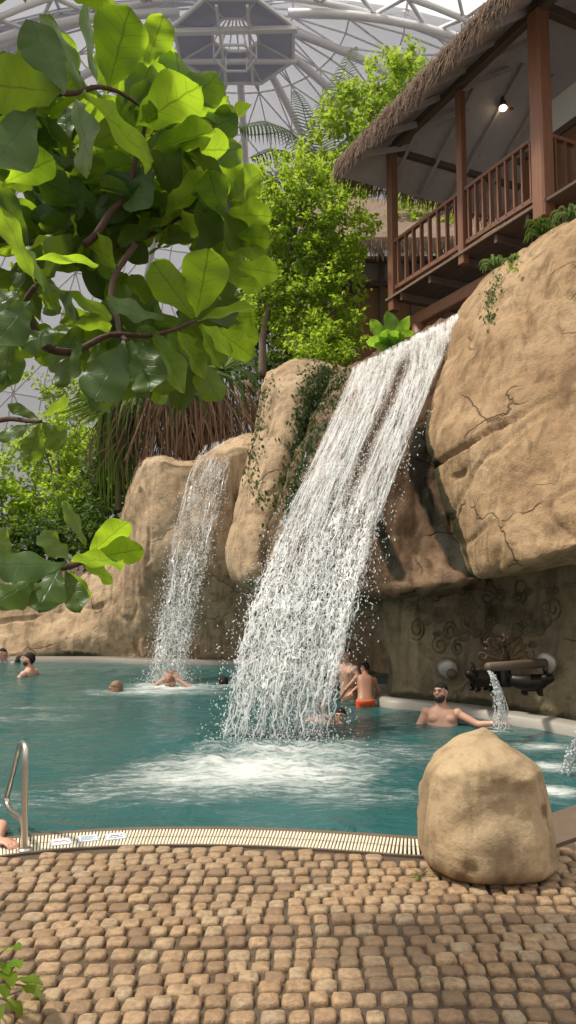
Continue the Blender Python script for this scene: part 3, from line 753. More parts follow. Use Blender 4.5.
lc = [hc + V((3.1*math.cos(R(60*k)), 3.1*math.sin(R(60*k)) - .5, -2.6)) for k in range(6)]
for k in range(6): mb.beam(lc[k], lc[(k+1) % 6], .3, .3); mb.beam(lc[k], lc[k] + V((0,0,2.2)), .2, .2)
mb.build('catwalk', M_STRUT, t, smooth=False)
# ------------------------------------------------------------------ timber balcony hut with thatched roof
HA = V((2.06, 14.0, 0)); HD = V((1.69, -3.6, 0)).normalized(); HN = V((-HD.y, HD.x, 0))
HL = 3.98; ZF = 7.10; ZR = 8.17
def H(d, n, z): return HA + HD*d + HN*n + V((0, 0, z))
hut = empty('balcony_hut', H(0, 0, 4.6), 'timber balcony hut with a thatched roof standing above the big rock', 'hut')
wr = random.Random(3)
# deck
mb = MB()
for k in range(14): mb.beam(H(-.1, .07+k*.30, ZF-.03), H(6.5, .07+k*.30, ZF-.03), .29, .05)
mb.build('deck', M_WOODD, hut, smooth=False)
mb = MB(); mb.beam(H(-.12, -.10, ZF-.06), H(HL+.12, -.10, ZF-.03), .03, .05); mb.beam(H(HL+.1, -.1, ZF-.03), H(HL+.1, 4.2, ZF-.03), .03, .05)
mb.build('deck_edge', M_THATCH, hut, smooth=False)
for d in (.35, 1.25, 2.1, 3.0, 3.7, 4.8):
    mb = MB(); mb.beam(H(d, -.06, ZF-.13), H(d, 4, ZF-.13), .07, .14); mb.build('joist', M_WOODD, hut, smooth=False)
mb = MB(); mb.beam(H(-.1, .35, ZF-.52), H(5.2, .35, ZF-.52), .16, .24); mb.build('floor_beam', M_WOOD, hut, smooth=False)
for d, n, r in ((.35, .35, .15), (2.6, .35, .14), (0.2, 3, .14), (4.8, .4, .14)):
    mb = MB(); mb.tube([H(d, n, 4.3), H(d, n, 5.4), H(d, n, ZF-.62)], [r*1.06, r, r*.96], 14); mb.build('stilt', M_WOOD, hut)
# posts
for d, n, w, zb, zt in ((0, 0, .17, ZF-.30, 10.05), (2.16, -.02, .14, ZF-.22, 9.95), (HL, 0, .25, ZF-.25, 10.05), (HL, 3.2, .2, ZF-.2, 11.3)):
    mb = MB(); mb.beam(H(d, n, zb), H(d, n, zt), w, w, up=HD); mb.build('post', M_WOOD, hut, smooth=False)
# railings
def railing(d0, n0, d1, n1, cnt, w=.075):
    mb = MB(); mb.beam(H(d0, n0, ZR), H(d1, n1, ZR), .09, .065); rl = mb.build('railing', M_WOOD, hut, smooth=False)
    mb = MB(); mb.beam(H(d0, n0, ZF+.14), H(d1, n1, ZF+.14), .06, .085); mb.build('bottom_rail', M_WOOD, rl, smooth=False)
    for k in range(cnt):
        f = (k+.5)/cnt
        a, b = d0+(d1-d0)*f, n0+(n1-n0)*f
        mb = MB(); mb.beam(H(a, b, ZF+.15), H(a, b, ZR-.02), w, .035, up=HD if d0 != d1 else HN); mb.build('baluster', M_WOOD, rl, smooth=False)
railing(.08, 0, 2.09, 0, 8); railing(2.23, 0, HL-.13, 0, 9); railing(HL, .14, HL, 3.1, 15)
# room wall behind the balcony: dark matting below, white band above
mb = MB(); mb.beam(H(1.75, 1.75, (ZF+9.38)/2), H(7, 1.75, (ZF+9.38)/2), .1, 9.38-ZF, bev=.01); mb.build('room_wall', M_BAMB, hut, smooth=False)
mb = MB(); mb.beam(H(2.2, 1.72, 9.42+.30), H(7, 1.72, 9.42+.30), .12, .62, bev=.01); mb.build('white_band', M_WHITE, hut, smooth=False)
mb = MB(); mb.beam(H(1.7, 1.70, 9.36), H(7, 1.70, 9.36), .14, .12); mb.build('wall_beam', M_WOODD, hut, smooth=False)
# hipped thatch roof
E0, E1, N0, N1, ZE, SL = -.62, 6.2, -.92, 6.0, 9.62, .70
def zin(n, d): return ZE + SL*min(n - N0, d - E0, E1 - d, N1 - n)
mb = MB(); nu, nv = 46, 46
def roofgrid(off, rag):
    vs = []
    for j in range(nv+1):
        n = N0 + (N1-N0)*j/nv
        for i in range(nu+1):
            d = E0 + (E1-E0)*i/nu
            z = zin(n, d) + off + rag*noise.noise((d*5, n*5, off))
            vs.append(H(d, n, z))
    return vs
a = roofgrid(.04, .0); b = roofgrid(.34, .05); W = nu+1
f1 = [(j*W+i, (j+1)*W+i, (j+1)*W+i+1, j*W+i+1) for j in range(nv) for i in range(nu)]
mb.add(b, [f[::-1] for f in f1])
rg = [i for i in range(W)] + [j*W+nu for j in range(1, nv+1)] + [nv*W+i for i in range(nu-1, -1, -1)] + [j*W for j in range(nv-1, 0, -1)]
mb.add([a[i] for i in rg] + [b[i] for i in rg], [(k, (k+1) % len(rg), len(rg)+(k+1) % len(rg), len(rg)+k) for k in range(len(rg))])
mb.build('thatch_roof', M_THATCH, hut)
mb = MB(); mb.add(a, f1); mb.build('roof_lining', M_UNDER, hut, smooth=False)
mb = MB()
for k in range(9):
    d = .2 + k*.72; tn = min(1.9, max(.3, min(d-E0, E1-d)*.95))
    mb.beam(H(d, N0+.1, zin(N0+.1, d)), H(d, N0+tn+.6, zin(N0+min(tn+.6, min(d-E0, E1-d)), d)), .07, .10)
for k in range(6):
    n = .3 + k*.75; tn = min(d-E0 for d in (3.0,)); mb.beam(H(E0+.1, n, zin(n, E0+.1)), H(E0+min(2.4, n-N0), n, zin(n, E0+min(2.4, n-N0))), .07, .10)
mb.build('rafters', M_UNDER, hut, smooth=False)
mb = MB(); mb.beam(H(-.1, 0, 10.12), H(E1, 0, 10.12), .13, .17); mb.beam(H(0, -.1, 10.12), H(0, 5, 10.12), .13, .17); mb.beam(H(HL, -.1, 10.2), H(HL, 5, 10.2), .13, .17)
mb.build('eave_beam', M_WOODD, hut, smooth=False)
mb = MB()
def fringe(p, out):
    L = wr.uniform(.10, .34); w = wr.uniform(.006, .015); a = (HD if abs(out.dot(HN)) > .5 else HN)
    q = p + out*wr.uniform(-.02, .07) + V((0, 0, wr.uniform(-.02, .34))); e = q + out*wr.uniform(.0, .14) + a*wr.uniform(-.07, .07) + V((0, 0, -L))
    mb.add([q - a*w, q + a*w, e, q + out*w], [(0,1,2), (1,3,2), (3,0,2)])
for k in range(2600): fringe(H(wr.uniform(E0, E1), N0, ZE), -HN)
for k in range(1700): fringe(H(E0, wr.uniform(N0, N1), ZE), -HD)
for k in range(1200): fringe(H(E1, wr.uniform(N0, N1), ZE), HD)
mb.build('thatch_fringe', M_THATCH, hut, smooth=False)
# ceiling spot under the roof
lp = None
for q in range(400):
    p = P(503, 107, 9.5 + q*.02); rel = p - HA; d_, n_ = rel.dot(HD), rel.dot(HN)
    if p.z > zin(n_, d_) - .16: lp = p; break
t = empty('ceiling_spot', lp, 'small glowing spotlight under the thatched roof of the balcony', 'lamp')
M_BULB = NT('lamp_glow'); e = M_BULB.n('ShaderNodeEmission', {'Color': (1, .82, .5, 1), 'Strength': 9}); M_BULB = M_BULB.done(e.outputs[0])
mb = MB(); mb.ell(lp + V((0,0,-.02)), (.075, .075, .06), 14, 9); mb.build('bulb', M_BULB, t)
mb = MB(); mb.tube([lp + V((0,0,.24)), lp + V((0,0,.02)), lp + V((0,0,.0))], [.03, .07, .085], 14); mb.build('housing', M_WOODD, t)
mb = MB(); mb.beam(lp + V((.10,.02,.0)), lp + V((.22,.10,.02)), .06, .03); mb.build('shutter', M_WOOD, t, smooth=False)

# second hut behind: matting wall and sunlit thatch
h2 = empty('matting_hut', V((2.2, 17.4, 4.6)), 'bamboo matting hut with pale thatch half hidden behind the tree and balcony', 'hut')
def Q(px, py, Y): return P(px, py, Y)
x0, x1, yw = 0.9, 4.4, 17.0
mb = MB(); mb.box((x0, yw, 4.5), (x1, yw+3, 9.2)); mb.build('matting_wall', M_BAMB, h2, smooth=False)
for x in (x0+.04, 1.55, 2.22, 2.95, 3.7):
    mb = MB(); mb.beam((x, yw-.05, 4.5), (x, yw-.05, 9.3), .13, .12, up=(0,1,0)); mb.build('post', M_WOODD, h2, smooth=False)
mb = MB(); mb.beam((x0, yw-.07, 8.55), (x1, yw-.07, 8.55), .12, .12); mb.beam((x0, yw-.07, 9.15), (x1, yw-.07, 9.15), .12, .14); mb.build('wall_beam', M_WOODD, h2, smooth=False)
mb = MB(); mb.box((x0+.2, yw-.02, 8.62), (x1-.2, yw+.02, 9.08)); mb.build('pale_panel', M_KERB, h2, smooth=False)
mb = MB()
vs = []; 
for j in range(13):
    for i in range(31):
        f = j/12; x = (x0-.6) + (x1-x0+1.2)*i/30
        vs.append((x, yw-.8+f*2.6, 9.35+f*2.3 + .05*noise.noise((x*6, f*9, 4))))
n0 = len(vs); vs += [(a, b, c-.3) for a, b, c in vs[:]]
fs = [(j*31+i, j*31+i+1, (j+1)*31+i+1, (j+1)*31+i) for j in range(12) for i in range(30)]
fs += [tuple(n0+k for k in f[::-1]) for f in fs]
rg = [i for i in range(31)] + [j*31+30 for j in range(1,13)] + [12*31+i for i in range(29,-1,-1)] + [j*31 for j in range(11,0,-1)]
fs += [(rg[(k+1) % len(rg)], rg[k], n0+rg[k], n0+rg[(k+1) % len(rg)]) for k in range(len(rg))]
mb.add(vs, fs)
for k in range(1500):
    x = wr.uniform(x0-.6, x1+.6); L = wr.uniform(.15, .4); y = yw-.8+wr.uniform(0, .05); z = 9.35 + wr.uniform(-.28, .05)
    mb.add([(x-.012, y, z), (x+.012, y, z), (x+wr.uniform(-.05,.05), y-wr.uniform(0,.1), z-L)], [(0,1,2)])
mb.build('thatch_roof', M_THATCH, h2, smooth=False)
# ------------------------------------------------------------------ waterfalls
def waterfall(name, label, mat, EL, ER, layers, ndrop, nstr, jit, dsz, gap=None):
    L = [P(*q) for q in EL]; Rr = [P(*q) for q in ER]
    nv, nu = 100, 36
    A = cr(L, nv); B = cr(Rr, nv); mid = [(a+b)/2 for a, b in zip(A, B)]; al = arclen(mid); tot = al[-1]
    root = empty(name, (A[-1]+B[-1])/2, label, 'waterfall')
    fr = random.Random(len(label))
    def S(u, f):
        k = min(nv-2, int(f*(nv-1))); g = f*(nv-1)-k
        return A[k].lerp(A[k+1], g).lerp(B[k].lerp(B[k+1], g), u)
    cam_n = (V((0,0,CAMZ)) - mid[nv//2]).normalized()
    for li in range(layers):
        mb = MB(); vs = []; uv = []; at = []; ed = []
        sh = (li - (layers-1)/2)*0.13
        for j in range(nv):
            f = j/(nv-1); w = (A[j]-B[j]).length
            t = (mid[min(j+1,nv-1)] - mid[max(j-1,0)]).normalized(); sd = (B[j]-A[j]).normalized(); n_ = sd.cross(t).normalized()
            for i in range(nu):
                u = i/(nu-1); p = A[j].lerp(B[j], u)
                d = sh*(.15 + .85*sstep(.3, .8, f)) + .10*sstep(.1, .8, f)*noise.noise((u*w*3, al[j]*1.3, li*9.1)) + .018*noise.noise((u*w*9, al[j]*2.5, li*5))
                e = min(u, 1-u)*2; en = .22*noise.noise((al[j]*1.7, li*4.7, 3 if u < .5 else 8))
                vs.append(p + n_*d + V((0,0,0.05 if j == 0 else 0))); uv.append((u*w, al[j])); at.append(f); gp = max(0, 1 - abs(u - gap[0] + .05*noise.noise((al[j]*1.1, 3, 1)))/gap[1])*sstep(.02, .12, f)*(1-sstep(.34, .48, f)) if gap else 0
                ed.append(min(1, max(0, (e + .06 + en*sstep(.2,.7,f))*7))*(1 - min(1, 1.6*gp)))
        fs = [(j*nu+i, j*nu+i+1, (j+1)*nu+i+1, (j+1)*nu+i) for j in range(nv-1) for i in range(nu-1)]
        mb.add(vs, fs, uv, at); o = mb.build('water_sheet', mat, root, attr='fall')
        a = o.data.attributes.new('edge', 'FLOAT', 'POINT'); a.data.foreach_set('value', ed)
    # thrown strands
    mb = MB()
    for k in range(nstr):
        u = fr.random(); f0 = fr.uniform(.05, .93)**.8
        if gap and f0 < .45 and abs(u-gap[0]) < gap[1]: continue
        ln = fr.uniform(.03, .13); m = 9; pts = []
        ph = fr.uniform(0, 9); off = fr.gauss(0, .08)
        for q in range(m):
            f = min(1, f0 + ln*q/(m-1)); p = S(u, f)
            w = .06*sstep(.2, .8, f)
            pts.append(p + V((w*noise.noise((ph, q*.5, 1)), off*sstep(.2,.7,f) + w*noise.noise((ph, q*.5, 5)), w*noise.noise((ph, q*.6, 9)))))
        r0 = fr.uniform(.003, .009)*dsz
        mb.tube(pts, [r0*(.3 + math.sin(math.pi*(q+.3)/m))*(.7+.6*fr.random()) for q in range(m)], 5)
    if nstr: mb.build('strand_spray', M_DROP, root)
    mb = MB()
    ico = [V(c).normalized() for c in ((0,0,1),(1,0,0),(0,1,0),(-1,0,0),(0,-1,0),(0,0,-1))]; fi = [(0,1,2),(0,2,3),(0,3,4),(0,4,1),(5,2,1),(5,3,2),(5,4,3),(5,1,4)]
    for k in range(ndrop):
        f = fr.random()**.6; u = fr.gauss(.5, .29)
        if f < .25: u = min(1, max(0, u))
        u = min(1.12, max(-.12, u)); s = jit*sstep(.0, .9, f)
        p = S(u, min(1, f)) + V((fr.gauss(0, s), fr.gauss(0, s*.8), fr.gauss(0, s)))
        if p.z < -.02: continue
        r = fr.uniform(.003, .0085)*dsz*(1.4 if fr.random() < .12 else 1); st = fr.uniform(1, 2.6); M = Matrix.Rotation(fr.uniform(-.6, .6), 3, 'Y')
        mb.add([p + M @ V((c.x*r, c.y*r, c.z*r*st)) for c in ico], fi)
    # leaping drops round the landing
    c = (A[-1]+B[-1])/2; hw = (A[-1]-B[-1]).length/2
    for k in range(ndrop//7):
        a = fr.uniform(0, 6.28); q = abs(fr.gauss(0, 1)); x, y = math.cos(a)*hw*(.5+.55*q), math.sin(a)*hw*(.3+.35*q)
        p = c + V((x, y - .25*hw, abs(fr.gauss(0, .16))*math.exp(-q*.5))); r = fr.uniform(.003, .008)*dsz
        mb.add([p + o*r for o in ico], fi)
    mb.build('spray', M_DROP, root, smooth=True, kind='stuff')
    return root
waterfall('waterfall', 'large white waterfall pouring off the rock slope below the balcony', M_FALL,
    [(352,372,11.5),(338,405,10.7),(318,450,10.05),(296,495,9.5),(276,540,9.0),(260,585,8.6),(246,630,8.25),(233,680,7.95),(222,742,7.75)],
    [(462,316,10.5),(446,350,10.2),(425,400,9.85),(405,450,9.45),(388,495,9.1),(374,540,8.75),(362,585,8.4),(350,630,8.1),(340,680,7.8),(330,746,7.6)],
    4, 9000, 560, .085, 1.0, (.58, .085))
waterfall('waterfall', 'smaller thin waterfall falling from the cliff wall on the far side of the pool', M_FALL2,
    [(200,450,14.35),(191,470,13.85),(182,500,13.45),(174,535,13.1),(167,570,12.7),(160,610,12.3),(155,645,12.0),(151,680,11.75)],
    [(236,438,14.3),(229,470,13.85),(222,500,13.45),(214,535,13.1),(205,570,12.7),(196,610,12.3),(189,645,12.0),(186,684,11.7)],
    2, 7500, 50, .065, .95)

# ------------------------------------------------------------------ fountain spouts and dark figures on the recessed wall
def jet(name, label, pts, r0, r1, n=5, drops=160):
    c = cr([P(*q) for q in pts], 30); root = empty(name, c[-1], label, 'water jet'); fr = random.Random(len(label)*3)
    mb = MB()
    for k in range(n):
        o = V((fr.gauss(0,1), fr.gauss(0,1), 0))*r1*.55; ph = fr.uniform(0, 50)
        pts2 = [p + o*(i/29) + V((noise.noise((ph, i*.3, 0)), noise.noise((ph, i*.3, 4)), 0))*r1*.35*(i/29) for i, p in enumerate(c)]
        mb.tube(pts2, [max(.002, (r0*(1-i/29) + r1*.16*(i/29))*(1 + .5*noise.noise((ph, i*.9, 7)))) for i in range(30)], 6)
    mb.build('stream', M_JET, root)
    mb = MB()
    for k in range(drops):
        f = fr.random()**.7; p = c[int(f*29)] + V((fr.gauss(0,1), fr.gauss(0,1), fr.gauss(0,1)))*r1*.6*f; r = fr.uniform(.003, .009); 
        if p.z > -.02: mb.ell(p, (r, r, r*1.7), 5, 4)
    mb.build('spray', M_DROP, root, kind='stuff')
    return root
m = NT('clear_jet'); gb = m.n('ShaderNodeBsdfPrincipled', {'Base Color': (.9,.93,.93,1), 'Roughness': .12, 'IOR': 1.33, 'Transmission Weight': .85}); M_JET = m.done(gb.outputs[0])
jet('spout_jet', 'thin clear stream falling from the pipe spout beside the dark bronze figures', [(488,671,7.75),(492,676,7.7),(497,690,7.65),(499,705,7.62),(500,730,7.6)], .009, .075, 6, 260)
jet('spout_jet', 'clear stream arching into the pool at the right-hand edge of the picture', [(610,700,6.15),(596,712,6.25),(582,732,6.32),(570,757,6.36),(560,788,6.4)], .010, .06, 6, 240)
# pipe with a pale ring on the wall
pr = P(546, 663, 8.72); pt = P(488, 667, 7.75)
t = empty('spout_pipe', pr, 'weathered spout pipe sticking out of a pale ring in the shaded wall', 'pipe')
mb = MB(); mb.tube([pr + (pr-pt).normalized()*.12, pr, pr.lerp(pt, .5), pt], [.06, .055, .05, .045], 16); mb.build('pipe', M_PIPE, t)
mb = MB(); d = (pt-pr).normalized(); mb.tube([pr - d*.02, pr + d*.03, pr + d*.05], [.125, .125, .10], 24); mb.build('wall_ring', M_RING, t)
nz = P(448, 668, 9.28); t = empty('wall_nozzle', nz, 'round pale water nozzle in the shaded wall above the sitting man', 'nozzle')
mb = MB(); mb.tube([nz + V((0,.15,0)), nz + V((0,-.04,-.01)), nz + V((0,-.06,-.012))], [.115, .115, .09], 24); mb.build('ring', M_RING, t)
mb = MB(); mb.tube([nz + V((.03,.02,-.05)), nz + V((.03,-.10,-.07)), nz + V((.03,-.13,-.09))], [.07, .06, .045], 16); mb.build('mouth', M_PIPE, t)
# two crouching creatures and a crested plume between them
def creature(px, py, Y, sgn, label):
    o = P(px, py, Y); k = Y/740.0       # metres per picture pixel at this depth
    t = empty('bronze_creature', o, label, 'sculpture')
    q = lambda x, z, y=0: o + V((sgn*x*k, y, z*k))
    mb = MB()
    mb.tube(cr([q(-19,4),q(-12,2,-.03),q(-3,1,-.06),q(6,2,-.08),q(12,5,-.10)], 16), [(3+5.5*math.sin(math.pi*(i+2)/20))*k for i in range(16)], 12)     # trunk
    mb.tube(cr([q(9,4,-.10),q(14,6,-.14),q(19,7,-.16)], 8), [6*k,5.6*k,5.4*k,5.6*k,5*k,4.2*k,3.2*k,2.4*k], 12)   # neck, head, muzzle
    for (x, y) in ((-9,-.05),(-6,.04),(5,-.10),(8,.02)):
        mb.tube(cr([q(x,0,y),q(x+2,-5,y-.02),q(x,-9,y),q(x+4,-10,y-.03)], 9), [3.0*k,2.8*k,2.5*k,2.2*k,2*k,1.9*k,1.8*k,1.6*k,1.1*k], 8)
    mb.build('body', M_BRONZE, t)
    for y in (-.04, .05):
        mb = MB(); mb.tube(cr([q(13,9,-.14+y),q(11,14,-.15+y),q(13,18,-.15+y)], 7), [1.7*k,1.6*k,1.4*k,1.2*k,.9*k,.6*k,.2*k], 7); mb.build('horn', M_BRONZE, t)
    mb = MB(); mb.tube(cr([q(-17,4),q(-22,8),q(-24,14),q(-20,18)], 12), [2.4*k*(1-i/13) for i in range(12)], 7); mb.build('tail', M_BRONZE, t)
creature(482, 679, 8.85, -1, 'dark bronze horned creature on the shaded wall nearer the sitting man')
creature(530, 683, 8.55, 1, 'dark bronze horned creature on the shaded wall just below the ringed pipe')
o = P(505, 672, 8.78); k = 8.78/740; t = empty('bronze_plume', o, 'dark trunk with curling brown plumes rising between the two bronze creatures', 'sculpture')
mb = MB(); mb.tube(cr([o + V((0,0,-14*k)), o, o + V((.01,-.02,14*k)), o + V((0,0,26*k))], 14), [6*k,6.6*k,7*k,6.8*k,6*k,5.4*k,5*k,4.6*k,4.2*k,3.8*k,3.4*k,3*k,2.2*k,1.2*k], 12); mb.build('trunk', M_BRONZE, t)
for a in (-76, -55, -34, -12, 12, 34, 55, 76):
    s, c = math.sin(R(a)), math.cos(R(a)); mb = MB(); pl = []
    for i in range(20):
        f = i/19; r_ = 24*k*min(1, f*1.5); cu = 5.0*k*sstep(.45, 1, f)
        pl.append(o + V((s*r_ + cu*math.cos(f*13 + a), -.02-.03*f, 12*k + c*r_*.9 + cu*math.sin(f*13 + a))))
    mb.tube(pl, [1.9*k*(1-.5*i/19) for i in range(20)], 7); mb.build('plume', M_ROCKD, t)
# carved swirls in relief on the shaded wall
t = empty('swirl_carving', P(475, 622, 9.45), 'band of carved swirls in low relief on the shaded wall above the sitting man', 'carving')
cr_ = random.Random(8); mb = MB()
def wall_Y(px, py):
    a = sstep(400, 600, px); return (9.66 - 1.15*((px-400)/200)) + .0
hits = []
for row, py0 in enumerate((598, 612, 626, 640)):
    for kx in range(13):
        px0 = 418 + kx*10.5 + cr_.uniform(-3, 3) + (row % 2)*5
        if row == 3 and not (440 < px0 < 530): continue
        turns = cr_.uniform(1.2, 1.9); s0 = cr_.uniform(0, 6.28); dr = cr_.choice((-1, 1)); R0 = cr_.uniform(4, 9.5); px0 += cr_.uniform(-7, 7); py1 = py0 + cr_.uniform(-8, 8); el = cr_.uniform(.6, 1.7)
        pts = []
        for i in range(26):
            f = i/25; a = s0 + dr*turns*6.28*f; r_ = R0*(1-.78*f)
            pts.append((px0 + r_*math.cos(a), py1 + r_*el*math.sin(a)))
        hits.append(pts)
RW = SC.objects['carved_rock'].data
from mathutils.bvhtree import BVHTree
bv = BVHTree.FromPolygons([v.co.copy() for v in RW.vertices], [tuple(p.vertices) for p in RW.polygons])
for pts in hits:
    c = []
    for px, py in pts:
        d = ray(px, py).normalized(); h = bv.ray_cast(V((0,0,CAMZ)), d)
        if h[0] is not None: c.append(h[0] + V((0, -.004, 0)))
    if len(c) > 6: mb.tube(c, [.009 + .008*math.sin(math.pi*i/len(c)) for i in range(len(c))], 6)
mb.build('swirls', M_ROCKG, t)
a = t.children[0].data.attributes.new('stain', 'FLOAT', 'POINT'); a.data.foreach_set('value', [.4]*len(a.data))
# ------------------------------------------------------------------ plants
def fig_leaf(mb, base, tip, w, nrm, curl=.12, fold=.18, seed=0.0, nu=9, nt=17, shape='fig', lit_tone=.4):
    a = tip - base; L = a.length; a.normalize(); nrm = (nrm - a*nrm.dot(a))
    if nrm.length < 1e-4: nrm = a.orthogonal()
    nrm.normalize(); s = a.cross(nrm)
    vs = []; uv = []
    for j in range(nt):
        t = j/(nt-1)
        if shape == 'fig': t = 1-(1-t)**1.6
        if shape == 'fig':
            if t < .05: wd = .05
            else:
                x = (t-.05)/.95
                wd = (x**.80*max(0, 1-x)**.47)*1.72*(1 - .20*math.exp(-((x-.30)/.13)**2)) + .02
        elif shape == 'ban': wd = math.sin(math.pi*min(1, t*.96+.03))**.6*(1-.35*t)*1.15
        else: wd = math.sin(math.pi*t)**.8
        if j == nt-1: wd = .10 if shape == 'fig' else .02
        for i in range(nu):
            u = i/(nu-1)*2-1
            tt = t - (.03*u*u*t**3 if shape == 'fig' else 0)
            if shape == 'fig' and j == nt-1: tt = t - .02*(1-abs(u))
            z = fold*w*.5*wd*abs(u)**1.3 - curl*L*t*t + .045*w*u*math.sin(t*13+seed)*abs(u)*1.6 + .02*w*math.cos(t*24)*(1-abs(u))
            vs.append(base + a*(L*tt) + s*(u*wd*w*.5) + nrm*z); uv.append((i/(nu-1), t))
    fs = [(j*nu+i, j*nu+i+1, (j+1)*nu+i+1, (j+1)*nu+i) for j in range(nt-1) for i in range(nu-1)]
    mb.add(vs, fs, uv, [lit_tone]*len(vs))
fr = random.Random(21)
FD = 2.3
CAMP = V((0, 0, CAMZ))
# every hand-placed leaf: base px, tip px, width px, roll degrees about its own axis, depth at base, depth change to tip
LV = [
 (108,90,130,6,64,18,2.3,-.1),(146,66,164,16,40,-20,2.45,-.05),(64,94,30,26,52,20,2.1,.05),(62,92,-18,84,64,-20,2.0,-.1),(34,108,-8,172,62,15,2.0,-.1),
 (84,92,46,14,44,55,2.3,.1),(98,86,78,6,24,66,2.4,.1),(82,92,160,162,52,58,2.2,-.2),(74,98,96,174,48,50,2.2,-.2),(136,126,200,84,62,25,2.4,-.1),
 (140,122,158,110,30,50,2.35,0),(176,112,218,76,48,-25,2.6,.05),(182,100,176,52,46,35,2.6,.1),(190,118,226,94,40,20,2.7,.1),(196,132,236,120,40,-30,2.7,.1),
 (150,150,215,128,46,45,2.4,0),(186,150,228,150,44,30,2.5,.1),(206,160,242,146,36,-25,2.6,.1),(6,182,54,158,42,20,2.1,0),(2,186,32,180,30,30,2.2,0),(36,284,0,204,34,52,1.9,-.1),
 (30,260,100,256,26,62,2.0,-.1),(12,240,50,290,30,60,2.0,-.1),(222,216,208,170,38,15,2.45,-.05),(206,212,200,172,34,40,2.5,0),(232,200,258,172,40,35,2.6,.05),(226,214,272,216,42,38,2.5,0),
 (236,236,272,238,30,25,2.5,.0),(230,250,268,242,34,-25,2.5,.05),(238,268,280,272,34,30,2.4,.0),(232,282,262,286,26,40,2.5,.05),
 (194,317,152,262,44,24,2.15,-.05),(196,317,210,249,54,-14,2.15,-.05),(196,322,254,302,24,60,2.15,-.05),(200,325,236,352,30,52,2.1,-.1),(214,328,254,357,32,28,2.2,-.05),
 (236,318,256,316,26,10,2.3,0),(224,330,260,338,26,35,2.3,0),(200,328,222,366,30,45,2.2,0),(164,318,104,304,34,52,2.1,-.1),(150,330,190,392,34,42,2.1,-.05),(140,338,152,394,46,30,2.1,-.05),
 (124,340,94,404,52,18,2.0,-.05),(132,340,120,380,40,40,2.0,0),(170,332,176,384,34,45,2.2,.05),(176,330,208,378,30,50,2.2,0),(160,334,166,396,40,25,2.15,0),(80,342,58,388,32,40,2.0,0),(92,340,104,372,30,20,2.1,0),
 (30,300,-6,345,48,20,1.9,-.05),(38,296,62,306,34,55,1.9,0),(20,290,-8,310,40,40,1.9,0),(56,288,112,318,28,62,2.0,-.1),(48,284,82,320,30,55,2.0,-.05),(60,330,18,345,34,45,1.9,0),(66,324,112,322,30,55,2.0,0),(10,330,6,386,36,20,2.0,0),
 (39,419,8,405,15,30,2.1,0),(36,423,-2,440,18,40,2.0,0),(39,424,28,462,26,8,2.05,0),(42,422,64,448,28,20,2.05,0),(41,416,70,402,20,50,2.2,.1),(-14,370,8,388,26,20,2.0,0),
 (88,556,128,519,32,30,1.75,-.05),(92,558,143,549,32,25,1.75,-.05),(84,566,114,579,22,40,1.75,-.1),(86,545,64,501,22,52,1.8,0),(72,562,42,532,36,52,1.75,0),(70,562,122,556,36,55,1.7,-.15),(66,564,-8,566,44,40,1.65,-.1),
 (60,568,36,612,42,20,1.7,-.1),(64,570,82,612,26,15,1.75,-.05),(70,570,86,602,22,35,1.85,.05),(58,570,64,600,26,30,1.85,.05),(36,578,-8,606,40,30,1.65,-.1),(10,556,-12,528,34,30,1.7,0),(40,572,4,590,34,45,1.7,0)]
LIT_TONE = [.95,.8,.08,.05,.03, .6,.4,.5,.3,.85, .5,.95,.95,.9,.85, .6,.8,.8,.95,.85,.95, .95,.5,1,.6,.75,.5, .8,.85,.8,.75, 1,1,.45,.7,.95, .95,.8,.5,.2,.4,.12, .08,.12,.4,.5,.4,.1,.2, .15,.2,.2,.3,.3,.1,.4,.2, .25,.3,.35,.35,.4,.4, .85,.9,.85,.4,.4,.6,.15, .15,.08,.5,.4,.2,.4,.3]
fig = empty('fiddle_leaf_fig', V((-2.05, 2.35, 0)), 'fiddle leaf fig with big backlit green leaves leaning over the cobbles at the left', 'tree')
leaves = MB()
for k, (bx, by, tx, ty, w, roll, Y, dY) in enumerate(LV):
    b, t = P(bx, by, Y), P(tx, ty, Y+dY); mid = (b+t)/2; a = (t-b).normalized()
    v = (CAMP - mid).normalized(); n_ = v - a*v.dot(a); n_.normalize()
    n_ = Matrix.Rotation(R(roll), 3, a) @ n_
    if n_.z < -.15: pass
    ww = w/FPX*Y*1.22
    fig_leaf(leaves, b, t, ww, -n_, curl=fr.uniform(-.02, .10), fold=fr.uniform(.05, .30), seed=fr.uniform(0, 6), lit_tone=LIT_TONE[k] if k < len(LIT_TONE) else .4)
ELL = [(95,165,92,80,140),(185,150,48,72,60),(222,235,34,44,30),(110,215,70,50,110),(60,190,50,60,40),(140,340,66,44,75),(20,320,34,55,34),(55,215,55,45,60),(40,130,55,55,60)]
HOLE = [(75,290,22),(28,384,27),(135,257,11),(20,195,17),(52,330,9),(14,20,26),(45,8,20),(86,384,10),(60,405,8)]
